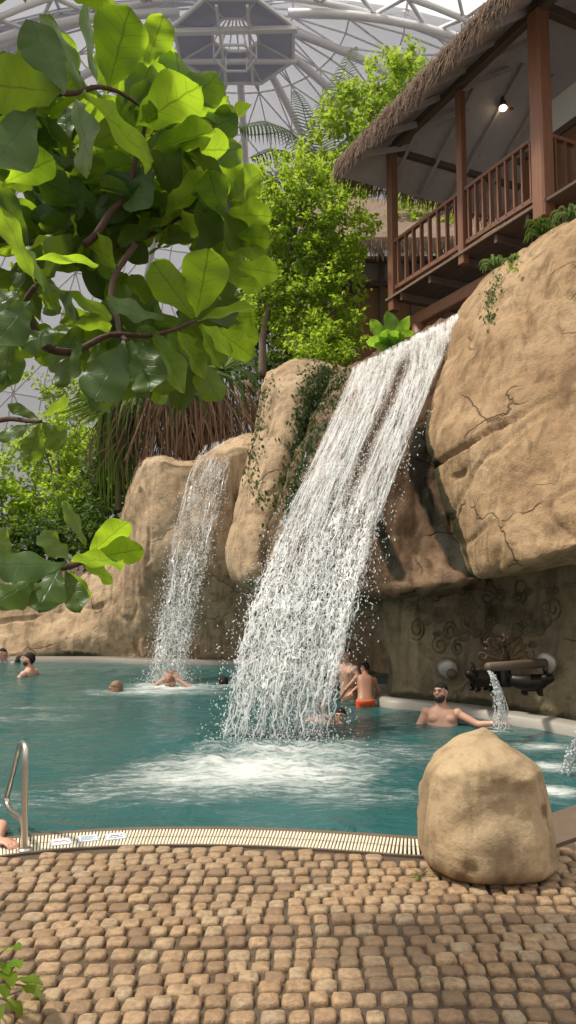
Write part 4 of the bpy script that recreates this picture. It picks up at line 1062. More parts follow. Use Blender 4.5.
for (cx, cy, rx, ry, cnt) in ELL:
    k = 0; tries = 0
    while k < cnt and tries < cnt*8:
        tries += 1
        a, r_ = fr.uniform(0, 6.283), math.sqrt(fr.random())
        px, py = cx + rx*r_*math.cos(a), cy + ry*r_*math.sin(a); Y = fr.uniform(2.5, 3.5)
        b = P(px, py, Y); ang = fr.uniform(0, 6.283); L = fr.uniform(.16, .27)
        d = V((math.cos(ang), fr.uniform(-.7, .7), .75*math.sin(ang) + .05)).normalized(); t = b + d*L
        tx, ty = proj(t); mx, my = (px+tx)/2, (py+ty)/2
        if any(math.hypot(X-hx, Z-hy) < hr for hx, hy, hr in HOLE for X, Z in ((tx,ty),(mx,my),(px,py))): continue
        if tx > 250 or ty < 14 or (tx > 150 and ty < 55 - .2*(tx-150) + .5*(tx-150)): continue
        if 245 < ty < 330 and tx > 150 and tx < 215: continue
        up = ((b-CAMP).normalized()*fr.uniform(.1, 1.0) + V((fr.uniform(-.8, .8), fr.uniform(-.8, .8), fr.uniform(-.1, .9)))).normalized()
        fig_leaf(leaves, b, t, L*fr.uniform(.58, .80), -up if fr.random() < .0 else up, curl=fr.uniform(0, .18), fold=fr.uniform(.05, .35), seed=fr.uniform(0, 6), nu=7, nt=13, lit_tone=min(1, max(0, fr.gauss(.42, .30))))
        k += 1
for k in range(46):       # unseen leaves added above the frame to shade those at the upper left
    b = P(fr.uniform(-70, 60), fr.uniform(-130, -14), fr.uniform(2.1, 2.5)); ang = fr.uniform(0, 6.283); L = fr.uniform(.2, .3)
    t = b + V((math.cos(ang), math.sin(ang), fr.uniform(-.2, .4))).normalized()*L
    if proj(t)[1] > 2: continue
    fig_leaf(leaves, b, t, L*.72, V((fr.uniform(-.4,.4), fr.uniform(-.4,.4), 1)), curl=.1, fold=.2, seed=k, nu=7, nt=13)
leaves.build('foliage', M_FIG, fig, attr='lit_tone')
def branch(pts, r0, r1, mb):
    c = cr(pts, 26); mb.tube([p + .012*noise.noise_vector(p*9) for p in c], [r0+(r1-r0)*i/25 for i in range(26)], 10)
mb = MB(); T0 = V((-2.05, 2.35, 0)); branch([T0 + V((0,0,-.05)), T0 + V((.03,.0,.9)), T0 + V((-.05,.05,1.9)), T0 + V((.1,.1,2.6)), P(-40, 130, 2.5)], .085, .03, mb); mb.build('trunk', M_BARK, fig)
TW = V((-2.05, 2.38, 2.1))
for pts, r0, r1 in (([TW, P(-40,250,2.6), P(35,243,2.6), P(85,246,2.65), P(135,243,2.7), P(190,215,2.75), P(235,225,2.65)], .020, .006),
                    ([TW + V((0,0,-.4)), P(-50,335,2.2), P(20,335,2.05), P(55,352,2.0), P(80,350,2.05), P(108,336,2.1), P(150,335,2.1), P(195,320,2.15)], .017, .005),
                    ([P(55,352,2.0), P(38,335,1.98), P(26,305,1.95), P(36,285,1.9)], .014, .006),
                    ([TW + V((0,0,.5)), P(-20,120,2.3), P(40,100,2.2), P(75,93,2.25), P(108,91,2.3), P(150,110,2.45)], .015, .005),
                    ([P(-40,250,2.45), P(0,225,2.2), P(20,250,2.1), P(36,284,1.95)], .012, .005),
                    ([TW + V((0,0,-.7)), P(-60,440,2.3), P(0,420,2.15), P(40,421,2.05)], .014, .005),
                    ([TW + V((0,0,-1.0)), P(-80,590,2.1), P(0,572,1.8), P(40,568,1.72), P(70,565,1.74), P(90,558,1.75)], .016, .006),
                    ([P(85,246,2.45), P(120,200,2.5), P(140,150,2.5), P(150,110,2.45)], .014, .006), ([P(135,243,2.5), P(112,290,2.4), P(118,330,2.2), P(125,340,2.05)], .012, .006)):
    mb = MB(); branch(pts, r0, r1, mb); mb.build('branch', M_BARK, fig)

def small_leaf(mb, p, d, n_, L, W):
    s = d.cross(n_); s.normalize(); n_ = s.cross(d)
    mb.add([p, p + d*L*.35 + s*W*.5 + n_*W*.14, p + d*L*.4, p + d*L*.35 - s*W*.5 + n_*W*.14, p + d*L*.75 + s*W*.38 + n_*W*.05, p + d*L*.78 - n_*.04*L, p + d*L*.75 - s*W*.38 + n_*W*.05, p + d*L - n_*.16*L],
           [(0,2,1),(0,3,2),(1,2,5,4),(2,3,6,5),(4,5,7),(5,6,7)])
def rv(r_): 
    while True:
        v = V((r_.uniform(-1,1), r_.uniform(-1,1), r_.uniform(-1,1)))
        if .05 < v.length < 1: return v.normalized()
def tree(name, label, blobs, cnt, L, mat, trunk=None, seed=0, cat='tree', group=None, tmat=None, asp=.5, twigs=True, droop=.2):
    r_ = random.Random(seed*17+3); cs = [P(b[0], b[1], b[4]) for b in blobs]
    base = P(*trunk[0]) if trunk else V((cs[0].x, cs[0].y, cs[0].z - blobs[0][3]*blobs[0][4]/FPX))
    root = empty(name, base, label, cat, group); mb = MB(); tw = MB()
    wts = [b[2]*b[3] for b in blobs]; tot = sum(wts)
    for b, c, wt in zip(blobs, cs, wts):
        k = b[4]/FPX; rx, rz = b[2]*k, b[3]*k; ry = (rx+rz)*.42
        nb = max(5, int(cnt*wt/tot/26))
        for q in range(nb):                      # sprays of leaves on a twig
            v = rv(r_)*(r_.random()**.40); o = c + V((v.x*rx, v.y*ry, v.z*rz)); out = (V((v.x, v.y, v.z*.7 + .15)) + rv(r_)*.55).normalized()
            sp = L*r_.uniform(1.6, 3.4)
            if twigs and q % 2 == 0: tw.tube([c.lerp(o, .45), o, o + out*sp], [.012, .008, .003], 4, caps=False)
            for m in range(26):
                d = (out*.8 + rv(r_)*1.0 + V((0,0,-droop))).normalized(); p = o + out*sp*r_.random() + rv(r_)*L*r_.uniform(.2, 1.3)
                n_ = (V((0,0,1)) + rv(r_)*.85).normalized(); l = L*r_.uniform(.65, 1.2); small_leaf(mb, p, d, n_, l, l*asp)
    mb.build('foliage', mat, root, smooth=False)
    if tw.v: tw.build('twigs', tmat or M_BARKG, root)
    if trunk:
        pts = [P(*q) for q in trunk]; mb = MB(); c = cr(pts, 24); r0 = .09
        mb.tube([p + .03*noise.noise_vector(p*2.5) for p in c], [r0*(1-.62*i/23) for i in range(24)], 9)
        for b, cc in list(zip(blobs, cs))[:5]:
            s = c[r_.randint(9, 20)]; mb.tube(cr([s, s.lerp(cc, .5) + V((0,0,.1)), cc], 8), [.045,.04,.036,.03,.026,.02,.016,.01], 6)
        mb.build('trunk', tmat or M_BARKG, root)
    return root
tree('bushy_tree', 'bushy bright green tree standing between the fig and the balcony', [(285,185,32,32,15.2),(300,215,42,45,15),(335,235,34,40,14.8),(335,275,30,38,14.6),(275,235,34,45,15.2),(335,325,28,36,14.4),(295,300,34,45,15),(318,345,30,24,14.2),(345,195,26,30,15.2),(270,290,22,45,15.3)], 16000, .115, M_LEAF, [(262,375,15.2),(264,335,15.2),(272,290,15.2),(288,250,15.1),(300,215,15)], 1)
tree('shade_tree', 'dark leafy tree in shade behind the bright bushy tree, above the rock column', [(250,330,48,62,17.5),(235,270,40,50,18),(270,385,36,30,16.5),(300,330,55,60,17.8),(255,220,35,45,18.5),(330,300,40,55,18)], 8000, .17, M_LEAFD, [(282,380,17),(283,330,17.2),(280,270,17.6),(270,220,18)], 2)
tree('roof_tree', 'pale green tree rising beside the thatched eave, under the dome', [(388,88,26,26,21),(362,112,28,26,20.5),(345,140,26,28,20),(405,72,18,16,21.5),(372,150,22,22,20.5),(318,172,20,16,19.5)], 5200, .19, M_LEAFY, [(352,290,21),(352,220,21),(358,160,20.8),(372,110,20.8)], 3, twigs=False)
tree('mottled_tree', 'sunlit yellow green tree behind the hanging strappy leaves at the left', [(92,445,24,45,22),(75,480,34,36,22),(105,400,18,30,22.5),(55,395,26,20,23)], 3600, .20, M_LEAFY, [(90,540,22),(91,500,22),(92,450,22)], 4)
tree('olive_tree', 'grey green small leaved tree between the dome wall and the hanging strappy leaves', [(58,450,34,28,19),(40,440,24,18,19),(80,495,36,28,18.6)], 3600, .14, M_LEAF, [(62,560,19),(60,510,19),(58,460,19)], 5, twigs=False)
for i, (bl, c, mt, lb) in enumerate(((((18,500,34,32,18.2),(48,515,34,28,17.8),(-20,490,40,40,18.4)), 4200, M_LEAF, 'bright green shrub on the cliff top at the left edge, below the dome wall'),
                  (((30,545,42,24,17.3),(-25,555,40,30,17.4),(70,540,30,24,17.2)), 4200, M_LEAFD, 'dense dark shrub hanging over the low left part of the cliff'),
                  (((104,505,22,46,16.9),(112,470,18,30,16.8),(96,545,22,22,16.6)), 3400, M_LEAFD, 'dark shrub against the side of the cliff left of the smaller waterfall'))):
    tree('shrub', lb, bl, c, .15, mt, None, 20+i, 'shrub', twigs=False)
tree('shrub', 'low leafy shrub between the top of the rock column and the matting hut', [(340,355,26,12,13.6),(318,350,22,12,13.5),(355,350,14,8,13.8)], 900, .11, M_LEAF, None, 30, 'shrub', twigs=False)
tree('shrub', 'small green shrub seen through the balcony railing', [(425,235,26,26,17.6),(405,225,20,22,17.8)], 1200, .14, M_LEAF, None, 31, 'shrub', twigs=False)

def frond(mb, pts, L, n, droop, r_, mbs, w=.085):
    c = cr(pts, n)
    mbs.tube(c, [.03*(1-.8*i/(n-1)) for i in range(n)], 5)
    for i in range(2, n):
        t = (c[min(i+1,n-1)] - c[i-1]).normalized(); sd = t.cross(V((0,0,1)))
        if sd.length < .05: sd = V((1,0,0))
        sd.normalize(); f = i/n
        ll = L*math.sin(math.pi*min(1, .12 + f*.86))**.7
        for s in (-1, 1):
            d = (sd*s + t*.55 + V((0,0,.15 - droop*.4))).normalized(); e = c[i] + d*ll + V((0,0,-droop*ll*.5)); m = c[i] + d*ll*.55
            u = t*w
            mb.add([c[i]-u*.5, c[i]+u*.5, m+u*.55, m-u*.55, e], [(0,1,2,3),(3,2,4)])
pr_ = random.Random(4); pc = P(318, 168, 22)
pal = empty('palm', P(319, 300, 22), 'tall palm with feathery fronds rising behind the bushy tree', 'palm')
mb = MB(); ms = MB()
for pts, L, n, dr in (([(317,165),(300,140),(275,125),(240,128)], .9, 34, .9), ([(318,165),(325,130),(336,90),(352,50)], 1.0, 40, .35), ([(317,165),(308,130),(302,105),(296,92)], .5, 24, .5), ([(316,165),(295,155),(275,150),(252,158)], .55, 26, .9),
                      ([(320,165),(345,140),(368,128),(392,135)], .8, 30, .8), ([(316,165),(300,165),(285,172),(270,190)], .5, 22, .9), ([(320,165),(340,165),(355,175),(366,195)], .5, 22, .9)):
    frond(mb, [P(a, b, 22 + .8*k) for k, (a, b) in enumerate(pts)], L, n, dr, pr_, ms)
mb.build('fronds', M_FROND, pal, smooth=False); ms.build('midribs', M_FROND, pal)
mb = MB(); mb.tube([P(319, 300, 22), P(318, 230, 22), P(318, 190, 22), P(318, 176, 22), P(317, 164, 22)], [.22,.2,.22,.36,.28], 14); mb.build('trunk', M_BARK, pal)

# pandanus: skirt of dead brown straps, strappy green heads
pan = empty('pandanus', P(190, 470, 15.9), 'screw pine with a brown skirt of hanging dead leaves above the smaller waterfall', 'tree')
r_ = random.Random(9); mb = MB()
def strap(mb, pts, w, n=9):
    c = cr(pts, n); 
    for i in range(n-1):
        pass
    vs = []
    for i, p in enumerate(c):
        t = (c[min(i+1,n-1)] - c[max(i-1,0)]).normalized(); v = (CAMP - p).normalized(); s = t.cross(v + V((.4,0,.2))).normalized()
        ww = w*(1 - .85*(i/(n-1))**2); vs += [p - s*ww*.5, p + t.cross(s)*ww*.18, p + s*ww*.5]
    mb.add(vs, [(3*i+k, 3*i+k+1, 3*i+3+k+1, 3*i+3+k) for i in range(n-1) for k in (0, 1)])
for k in range(1100):
    px = r_.gauss(188, 30); py = 378 + r_.uniform(-14, 16) + abs(px-188)*.25; Y = r_.uniform(15.1, 16.6)
    dx = (px-188)*r_.uniform(-.1, .5) + r_.gauss(0, 6); py += r_.choice((0, 0, 18, 34)); ln = r_.uniform(30, 70)
    strap(mb, [P(px, py, Y), P(px+dx*.35, py+ln*.18, Y-.25), P(px+dx*.85, py+ln*.6, Y-.35), P(px+dx+r_.gauss(0,6), py+ln, Y-.3)], r_.uniform(.015, .045))
mb.build('dead_skirt', M_STRAW, pan, smooth=False)
mb = MB()
for k in range(16):
    px = r_.uniform(145, 225); Y = r_.uniform(15.0, 15.5); dx = r_.uniform(-26, 26)
    c = cr([P(px, 395+r_.uniform(0,20), Y), P(px+dx*.4, 425, Y-.2), P(px+dx, 455+r_.uniform(0,8), Y-.15)], 14); mb.tube(c, [.022]*14, 6)
mb.build('prop_roots', M_STRAW, pan)
for (cx, cy, cnt) in ((190, 380, 60), (150, 395, 40), (222, 372, 40)):
    mb = MB(); Y0 = 15.6
    for k in range(cnt):
        a = r_.uniform(0, 6.28); L = r_.uniform(26, 58); dx, dy = math.cos(a)*L, math.sin(a)*L*.5; Y = Y0 + r_.uniform(-.9, .3)
        strap(mb, [P(cx, cy, Y0), P(cx+dx*.5, cy+dy*.5-L*.22, Y), P(cx+dx*.9, cy+dy*.8-L*.05, Y), P(cx+dx*1.05, cy+dy+L*.35, Y)], .075)
    mb.build('leaf_crown', M_PALM, pan, smooth=False)
mb = MB(); mb.tube([P(190, 480, 16), P(188, 430, 16), P(190, 380, 15.7)], [.2, .16, .13], 10); mb.build('trunk', M_BARK, pan)
dr = empty('strappy_plant', P(118, 500, 15.9), 'plant with long dark green strap leaves hanging down beside the cliff', 'plant')
mb = MB()
for k in range(95):
    a = r_.uniform(-1, 1); cx = 117 + r_.gauss(0, 3); L = r_.uniform(45, 105); dx = a*16; Y = r_.uniform(15.2, 16.1)
    strap(mb, [P(cx, 408, 15.7), P(cx+dx*.7, 396+r_.uniform(-6,6), Y), P(cx+dx*1.1, 408+L*.4, Y), P(cx+dx*1.15+r_.gauss(0,2), 408+L, Y)], .075)
for k in range(40):
    a = r_.uniform(2.2, 4.2); L = r_.uniform(30, 62); Y = r_.uniform(15.0, 16.3)
    strap(mb, [P(117, 408, 15.7), P(117+math.cos(a)*L*.5, 402+math.sin(a)*L*.3, Y), P(117+math.cos(a)*L, 412+math.sin(a)*L*.3, Y)], .055)
mb.build('leaves', M_LEAFD, dr, smooth=False)
mb = MB(); mb.tube([P(118, 510, 15.9), P(118, 460, 15.8), P(117, 408, 15.7)], [.07,.06,.06], 8); mb.build('stem', M_BARKG, dr)

# broad-leaved plant at the lip of the falls
bp = empty('broad_leaf_plant', P(396, 350, 11.5), 'plant with broad glowing green leaves at the lip of the large waterfall', 'plant'); mb = MB()
for (tx, ty, w, roll, dY) in ((389,313,21,-20,.1),(368,321,19,32,-.1),(365,338,17,-30,-.2),(407,316,16,35,0),(412,330,17,30,-.1),(379,331,20,8,-.25),(402,330,18,-35,-.25),(372,347,13,30,-.2),(393,328,17,5,-.3)):
    b = P(396, 347, 11.5); t_ = P(tx, ty, 11.5+dY); a = (t_-b).normalized(); v = (CAMP-b).normalized(); n_ = (v - a*v.dot(a)).normalized(); n_ = Matrix.Rotation(R(roll), 3, a) @ n_
    fig_leaf(mb, b.lerp(t_, .12), t_, w/FPX*11.7, -n_, .16, .2, tx, 7, 12, 'ban')
mb.build('leaves', M_BAN, bp)
mb = MB(); mb.tube([P(396, 362, 11.5), P(396, 344, 11.5)], [.06, .05], 8); mb.build('stem', M_BARKG, bp)

def rosette(px, py, Y, label, n=26, L=28, seed=1):
    me = SC.objects['boulder_cliff'].data; bv = BVHTree.FromPolygons([v.co.copy() for v in me.vertices], [tuple(p.vertices) for p in me.polygons])
    b = None
    for q in range(60):
        h = bv.ray_cast(CAMP, ray(px, py+q).normalized())
        if h[0] is not None: b = h[0] + V((0,.12,.0)); break
    root = empty('bromeliad', b, label, 'plant', 'spiky rosettes on the rock rim'); r_ = random.Random(seed); mb = MB(); k = Y/FPX
    for q in range(n):
        a = q*2.4; e = r_.uniform(.45, 1.35); l = L*k*r_.uniform(.7, 1.1); d = V((math.cos(a), math.sin(a), 0))
        strap(mb, [b, b + d*l*.45*math.cos(e) + V((0,0,l*.5*math.sin(e)+.04)), b + d*l*.9*math.cos(e) + V((0,0,l*.6*math.sin(e))), b + d*l*1.1*math.cos(e) + V((0,0,l*.4*math.sin(e) - .05))], .045, 8)
    mb.build('leaves', M_PALM if seed % 2 else M_LEAFD, root, smooth=False)
    mb = MB(); mb.tube([b + V((0,0,-.12)), b + V((0,0,.03))], [.05,.04], 8); mb.build('stem', M_BARKG, root)
rosette(497, 256, 9.9, 'spiky green rosette plant on the rock rim under the middle of the balcony rail', 28, 26, 1)
rosette(545, 222, 9.6, 'spiky rosette plant on the rock rim below the thick corner post of the balcony', 30, 30, 2)
rosette(574, 208, 9.4, 'spiky rosette plant on the rock rim at the right-hand picture edge', 30, 28, 3)
rosette(517, 262, 9.8, 'small spiky plant on the rock rim between the two larger rosettes', 14, 15, 5)
# ivy patches on rocks
def ivy(name, label, pts, rad, cnt, L, target, seed, mat):
    r_ = random.Random(seed); me = SC.objects[target].data; bv = BVHTree.FromPolygons([v.co.copy() for v in me.vertices], [tuple(p.vertices) for p in me.polygons])
    mb = MB(); c = cr([V((a, b, 0)) for a, b in pts], 40); first = None
    for k in range(cnt):
        q = c[int(r_.random()*39.9)]; px, py = q.x + r_.gauss(0, rad), q.y + r_.gauss(0, rad)
        h = bv.ray_cast(CAMP, ray(px, py).normalized())
        if h[0] is None: continue
        n_ = h[1] if h[1].dot(CAMP-h[0]) > 0 else -h[1]
        if first is None: first = h[0]
        d = (V((0,0,-1)) + rv(r_)*.7).normalized(); l = L*r_.uniform(.6, 1.3)
        small_leaf(mb, h[0] + n_*r_.uniform(.0, .07), d, (n_ + rv(r_)*.6).normalized(), l, l*.6)
    root = empty(name, first, label, 'plant'); mb.build('leaves', mat, root, smooth=False)
ivy('creeper', 'dark green creeper hanging down the shaded side of the rock column', [(326,372),(315,400),(308,440),(298,480),(290,520),(284,560)], 9, 3000, .072, 'rock_outcrop', 3, M_IVY)
ivy('creeper', 'green creeper spilling over the rock slope left of the large waterfall', [(340,378),(322,410),(305,455),(290,500)], 8, 1000, .07, 'slide_rock', 4, M_IVY)
ivy('creeper', 'sparse creeper trailing down the sunny edge of the rock column', [(272,372),(262,410),(258,440),(250,470),(262,500)], 5, 260, .07, 'rock_outcrop', 5, M_IVY)
ivy('creeper', 'small trailing plant on the upper face of the huge overhanging rock', [(500,275),(492,300),(490,322)], 3.2, 110, .06, 'boulder_cliff', 6, M_LEAFD)
ivy('creeper', 'small leafy tuft on the rim of the huge overhanging rock under the railing', [(503,258),(512,252),(516,268)], 4, 90, .07, 'boulder_cliff', 7, M_LEAF)
# weed by the boulder and the plant in the lower left corner
def sprig(label, b, specs, mat, name='leafy_plant'):
    root = empty(name, b, label, 'plant'); mb = MB(); ms = MB()
    for (d, L, w) in specs:
        s = b + V((0,0,.02)); m_ = b + V((d[0]*.4, d[1]*.4, d[2]*.75)); e = b + V(d)
        ms.tube(cr([s, m_, e], 7), .004, 5)
        a = (V((d[0], d[1], -.02 + d[2]*.25))).normalized(); fig_leaf(mb, e, e + a*L, w, V((0,0,1)), .15, .3, L*40, 7, 10, 'lens')
    mb.build('leaves', mat, root); ms.build('stems', M_BARKG, root)
r_ = random.Random(12)
b0 = G(-12, 1012)
SPX = [(10,950),(22,962),(6,964),(26,980),(8,985),(30,990),(2,1003),(-6,950),(14,972),(-4,1014),(40,986),(16,1000),(-10,975)]
specs = []
for k, (px, py) in enumerate(SPX):
    h = max(.06, .34 - (py-945)/80*.26); g = P(px, py, 2.86 + r_.uniform(-.12, .12)); d = g - b0; 
    if d.z < .03: d.z = .05
    specs.append(((d.x*.75, d.y, d.z), r_.uniform(.08, .13), r_.uniform(.045, .065)))
sprig('bright green leafy plant at the lower left corner on the cobbles', b0, specs, M_LEAF)
b1 = G(421, 879)
sprig('tiny green weed at the foot of the loose boulder', b1, [((math.cos(a)*.035, math.sin(a)*.03, r_.uniform(.01, .05)), .03, .018) for a in (0, .7, 1.5, 2.4, 3.2, 4.1, 5.2)], M_LEAF, 'weed')
# ------------------------------------------------------------------ people (each body one remeshed surface)
def person(name, label, loc, yaw, pose, skin, hair=M_HAIR, beard=False, shorts=None, vox=.011, fat=1.0, scale=1.0, group=None, hairstyle='short'):
    """local frame: x to the person's left... x right, y forward, z up, origin at the hip joint centre"""
    t = empty(name, loc, label, 'person', group, rz=yaw)
    mb = MB(); lean = Matrix.Rotation(R(pose.get('pitch', 0)), 3, 'X') @ Matrix.Rotation(R(pose.get('roll', 0)), 3, 'Y') @ Matrix.Rotation(R(pose.get('twist', 0)), 3, 'Z')
    T = lambda p: (lean @ V(p))*scale
    prof = [(-.13,.10,.09,0),(-.06,.155,.115,0),(0,.168,.122,0),(.08,.155*fat,.112*fat,.012*(fat-1)*8),(.18,.150*fat,.108*fat,.012*(fat-1)*8),(.28,.160*fat**.7,.112*fat**.7,.0),(.37,.176,.116,.0),(.44,.182,.108,-.005),(.49,.165,.088,-.01),(.525,.115,.07,-.012),(.55,.07,.062,-.008),(.58,.056,.058,.0),(.63,.056,.06,.01)]
    pr = cr([V((a, b, c)) for a, b, c, d in prof], 34); yo = cr([V((d, 0, 0)) for a, b, c, d in prof], 34)
    rings = []
    for q, o in zip(pr, yo):
        ring = []
        for k in range(20):
            a = 2*math.pi*k/20; c, s = math.cos(a), math.sin(a); e = .85
            ring.append(T((math.copysign(abs(c)**e, c)*q.y, math.copysign(abs(s)**e, s)*q.z + o.x, q.x)))
        rings.append(ring)
    mb.loft(rings)
    for s in (-1, 1): mb.ell(T((s*.085, .075, .395)), (.075*scale, .045*scale, .055*scale), 10, 8, lean)        # chest
    # head
    hm = lean @ Matrix.Rotation(R(pose.get('head_yaw', 0)), 3, 'Z') @ Matrix.Rotation(R(pose.get('head_pitch', 0)), 3, 'X')
    nk = T((0, .0, .56)); HD_ = lambda p: nk + (hm @ V(p))*scale
    def he(p, r_, nu=12, nv=9): mb.ell(HD_(p), [x*scale for x in r_], nu, nv, hm)
    he((0, .0, .145), (.076, .096, .108), 18, 14); he((0, .032, .085), (.056, .062, .070), 14, 10); he((0, .075, .045), (.026, .022, .020))
    he((0, .090, .170), (.050, .014, .012)); he((0, .104, .120), (.012, .018, .013)); mb.tube([HD_((0,.088,.160)), HD_((0,.112,.118))], [.008*scale, .013*scale], 8)
    for s in (-1, 1):
        he((s*.078, -.005, .132), (.010, .020, .030)); he((s*.048, .068, .118), (.022, .018, .018)); 
    he((0, .092, .085), (.024, .010, .012))
    def limb(pts, rad, n=12): mb.tube(cr([V(p) for p in pts], 18), [r_*scale for r_ in [rad[0]+(rad[1]-rad[0])*min(1, i/9) if i < 9 else rad[1]+(rad[2]-rad[1])*(i-9)/8 for i in range(18)]], n)
    def hand(wr, d, pn):      # wrist, direction, palm normal
        d = V(d).normalized(); pn = V(pn); pn = (pn - d*pn.dot(d)).normalized(); s = d.cross(pn)
        M = Matrix((s, d, pn)).transposed()
        k = scale
        mb.ell(wr + d*.045*k, (.040*k, .054*k, .017*k), 12, 8, M)
        for q, (x, L) in enumerate(((-.030, .070), (-.010, .080), (.010, .075), (.029, .060))):
            b = wr + d*.085*k + s*x*k; m1 = b + d*L*.5*k + s*x*.25*k - pn*.006*k; e = b + d*L*.92*k + s*x*.3*k - pn*.030*k
            mb.tube([b - d*.02*k, b, m1, e], [.0095*k, .0095*k, .009*k, .007*k], 8)
        b = wr + d*.03*k - s*.036*k; mb.tube([wr + d*.02*k - s*.02*k, b, b + d*.035*k - s*.028*k - pn*.008*k, b + d*.065*k - s*.036*k - pn*.016*k], [.014*k, .012*k, .0105*k, .008*k], 8)
    for sd, s in (('L', -1), ('R', 1)):
        arm = pose.get('arm'+sd)
        sh = T((s*.178, -.005, .455))
        if arm:
            el, wr = (V(q)*scale for q in arm[:2])
            mb.ell(sh, [.066*scale]*3, 12, 8); limb([sh, sh.lerp(el, .5), el, el.lerp(wr, .45), wr], [.054, .042, .027]); mb.ell(el, [.041*scale]*3, 10, 7)
            dr_ = V(arm[2]) if len(arm) > 2 else (wr-el); hand(wr, dr_, V(arm[3]) if len(arm) > 3 else V((0,0,1)))
        leg = pose.get('leg'+sd)
        if leg:
            hp = V((s*.088, 0, -.04))*scale; kn, an = (V(q)*scale for q in leg[:2]); fd = V(leg[2]) if len(leg) > 2 else V((0,1,0))
            limb([hp, hp.lerp(kn, .5), kn, kn.lerp(an, .4), an], [.086, .062, .038]); mb.ell(kn, [.056*scale]*3, 10, 7)
            fd.normalize(); mb.tube([an - fd*.05*scale + V((0,0,-.03))*scale, an + fd*.04*scale + V((0,0,-.035))*scale, an + fd*.12*scale + V((0,0,-.045))*scale, an + fd*.17*scale + V((0,0,-.05))*scale], [.034*scale, .042*scale, .038*scale, .02*scale], 10)
    def remesh(o, vx, it=3):
        m1 = o.modifiers.new('r', 'REMESH'); m1.mode = 'VOXEL'; m1.voxel_size = vx; m1.use_smooth_shade = True
        m2 = o.modifiers.new('s', 'SMOOTH'); m2.factor = .5; m2.iterations = it
        dg = bpy.context.evaluated_depsgraph_get(); me = bpy.data.meshes.new_from_object(o.evaluated_get(dg)); mat = o.data.materials[0]
        o.modifiers.clear(); o.data = me
        if not me.materials: me.materials.append(mat)
        me.polygons.foreach_set('use_smooth', [True]*len(me.polygons))
    W = t.location.copy()
    mb.v = [V(p) + W for p in mb.v]
    o = mb.build('body', skin, t); remesh(o, vox)
    # eyes, lips, hair
    k = scale
    for s in (-1, 1):
        mb = MB(); mb.ell(W + HD_((s*.030, .083, .146)), (.011*k, .009*k, .007*k), 8, 6, hm); mb.build('eye', M_EYE, t)
        mb = MB(); mb.tube([W + HD_((s*.014, .101, .165)), W + HD_((s*.032, .098, .172)), W + HD_((s*.050, .083, .165))], [.004*k, .0055*k, .003*k], 6); mb.build('eyebrow', hair, t)
    mb = MB(); mb.ell(W + HD_((0, .103, .084)), (.021*k, .006*k, .007*k), 10, 6, hm); mb.build('mouth', M_LIP, t)
    def cap(keep, rr, c, name_, thick=1.0):
        mb = MB(); nu, nv = 40, 30; vs = []; ok = {}
        for j in range(nv+1):
            th = math.pi*j/nv
            for i in range(nu):
                ph = 2*math.pi*i/nu; u = V((math.sin(th)*math.cos(ph), math.sin(th)*math.sin(ph), math.cos(th)))
                p = V((c[0]+rr[0]*u.x, c[1]+rr[1]*u.y, c[2]+rr[2]*u.z)); p += u*.005*noise.noise(p*45)
                ok[(j, i)] = keep(p); vs.append((p, u))
        idx = {}; out = []; fs = []
        for j in range(nv):
            for i in range(nu):
                q = [(j, i), (j+1, i), (j+1, (i+1) % nu), (j, (i+1) % nu)]
                if all(ok[a] for a in q):
                    f = []
                    for a in q:
                        if a not in idx: idx[a] = len(out); out.append(vs[a[0]*nu+a[1]])
                        f.append(idx[a])
                    fs.append(tuple(f))
        n0 = len(out); V1 = [W + HD_(p) for p, u in out]; V2 = [W + HD_(p - u*.016*thick) for p, u in out]
        ec = {}
        for f in fs:
            for a, b in zip(f, f[1:]+f[:1]): ec[(a, b)] = 1
        sides = [(b, a, a+n0, b+n0) for (a, b) in ec if (b, a) not in ec]
        mb.add(V1+V2, fs + [tuple(x+n0 for x in f[::-1]) for f in fs] + sides); mb.build(name_, M_BEARD if name_ == 'beard' else hair, t)
    if hairstyle != 'none':
        lim = .205 if hairstyle == 'receding' else .19
        cap(lambda p: p.z > .125 + max(0, p.y+.01)*.62 + (0.02 if abs(p.x) > .06 and p.y > .0 else 0) or (p.y < -.03 and p.z > .06), (.079, .0985, .1105), (0, -.003, .147), 'hair')
    if beard: cap(lambda p: p.z < .100 - .25*max(0, .05-p.y) and p.z > .012 and p.y > -.02 and not (abs(p.x) < .020 and .074 < p.z < .094), (.066, .075, .078), (0, .036, .088), 'beard')
    if shorts:
        mb = MB(); rings = []
        for q in [x for x in pr if x.x < .055]:
            rings.append([V((math.cos(a)*q.y*1.16, math.sin(a)*q.z*1.24, q.x))*scale for a in [2*math.pi*k_/20 for k_ in range(20)]])
        mb.loft(rings)
        for sd, s in (('L', -1), ('R', 1)):
            leg = pose.get('leg'+sd)
            if leg:
                hp = V((s*.088, 0, -.04))*scale; kn = V(leg[0])*scale; mb.tube([hp, hp.lerp(kn, .35), hp.lerp(kn, .72)], [.105*scale, .100*scale, .098*scale], 14)
        mb.v = [V(p) + W for p in mb.v]
        o = mb.build('swim_shorts', shorts, t); remesh(o, .014, 2)
    return t
WL = WZ
SIT = dict(legL=((-.12,.42,-.10),(-.12,.50,-.52)), legR=((.12,.42,-.10),(.12,.50,-.52)))
STAND = dict(legL=((-.10,.04,-.46),(-.11,-.02,-.88)), legR=((.10,.04,-.46),(.11,-.02,-.88)))
def face(loc, tx, ty):   # yaw turning local +y toward a ground point
    return math.atan2(-(tx-loc.x), ty-loc.y)
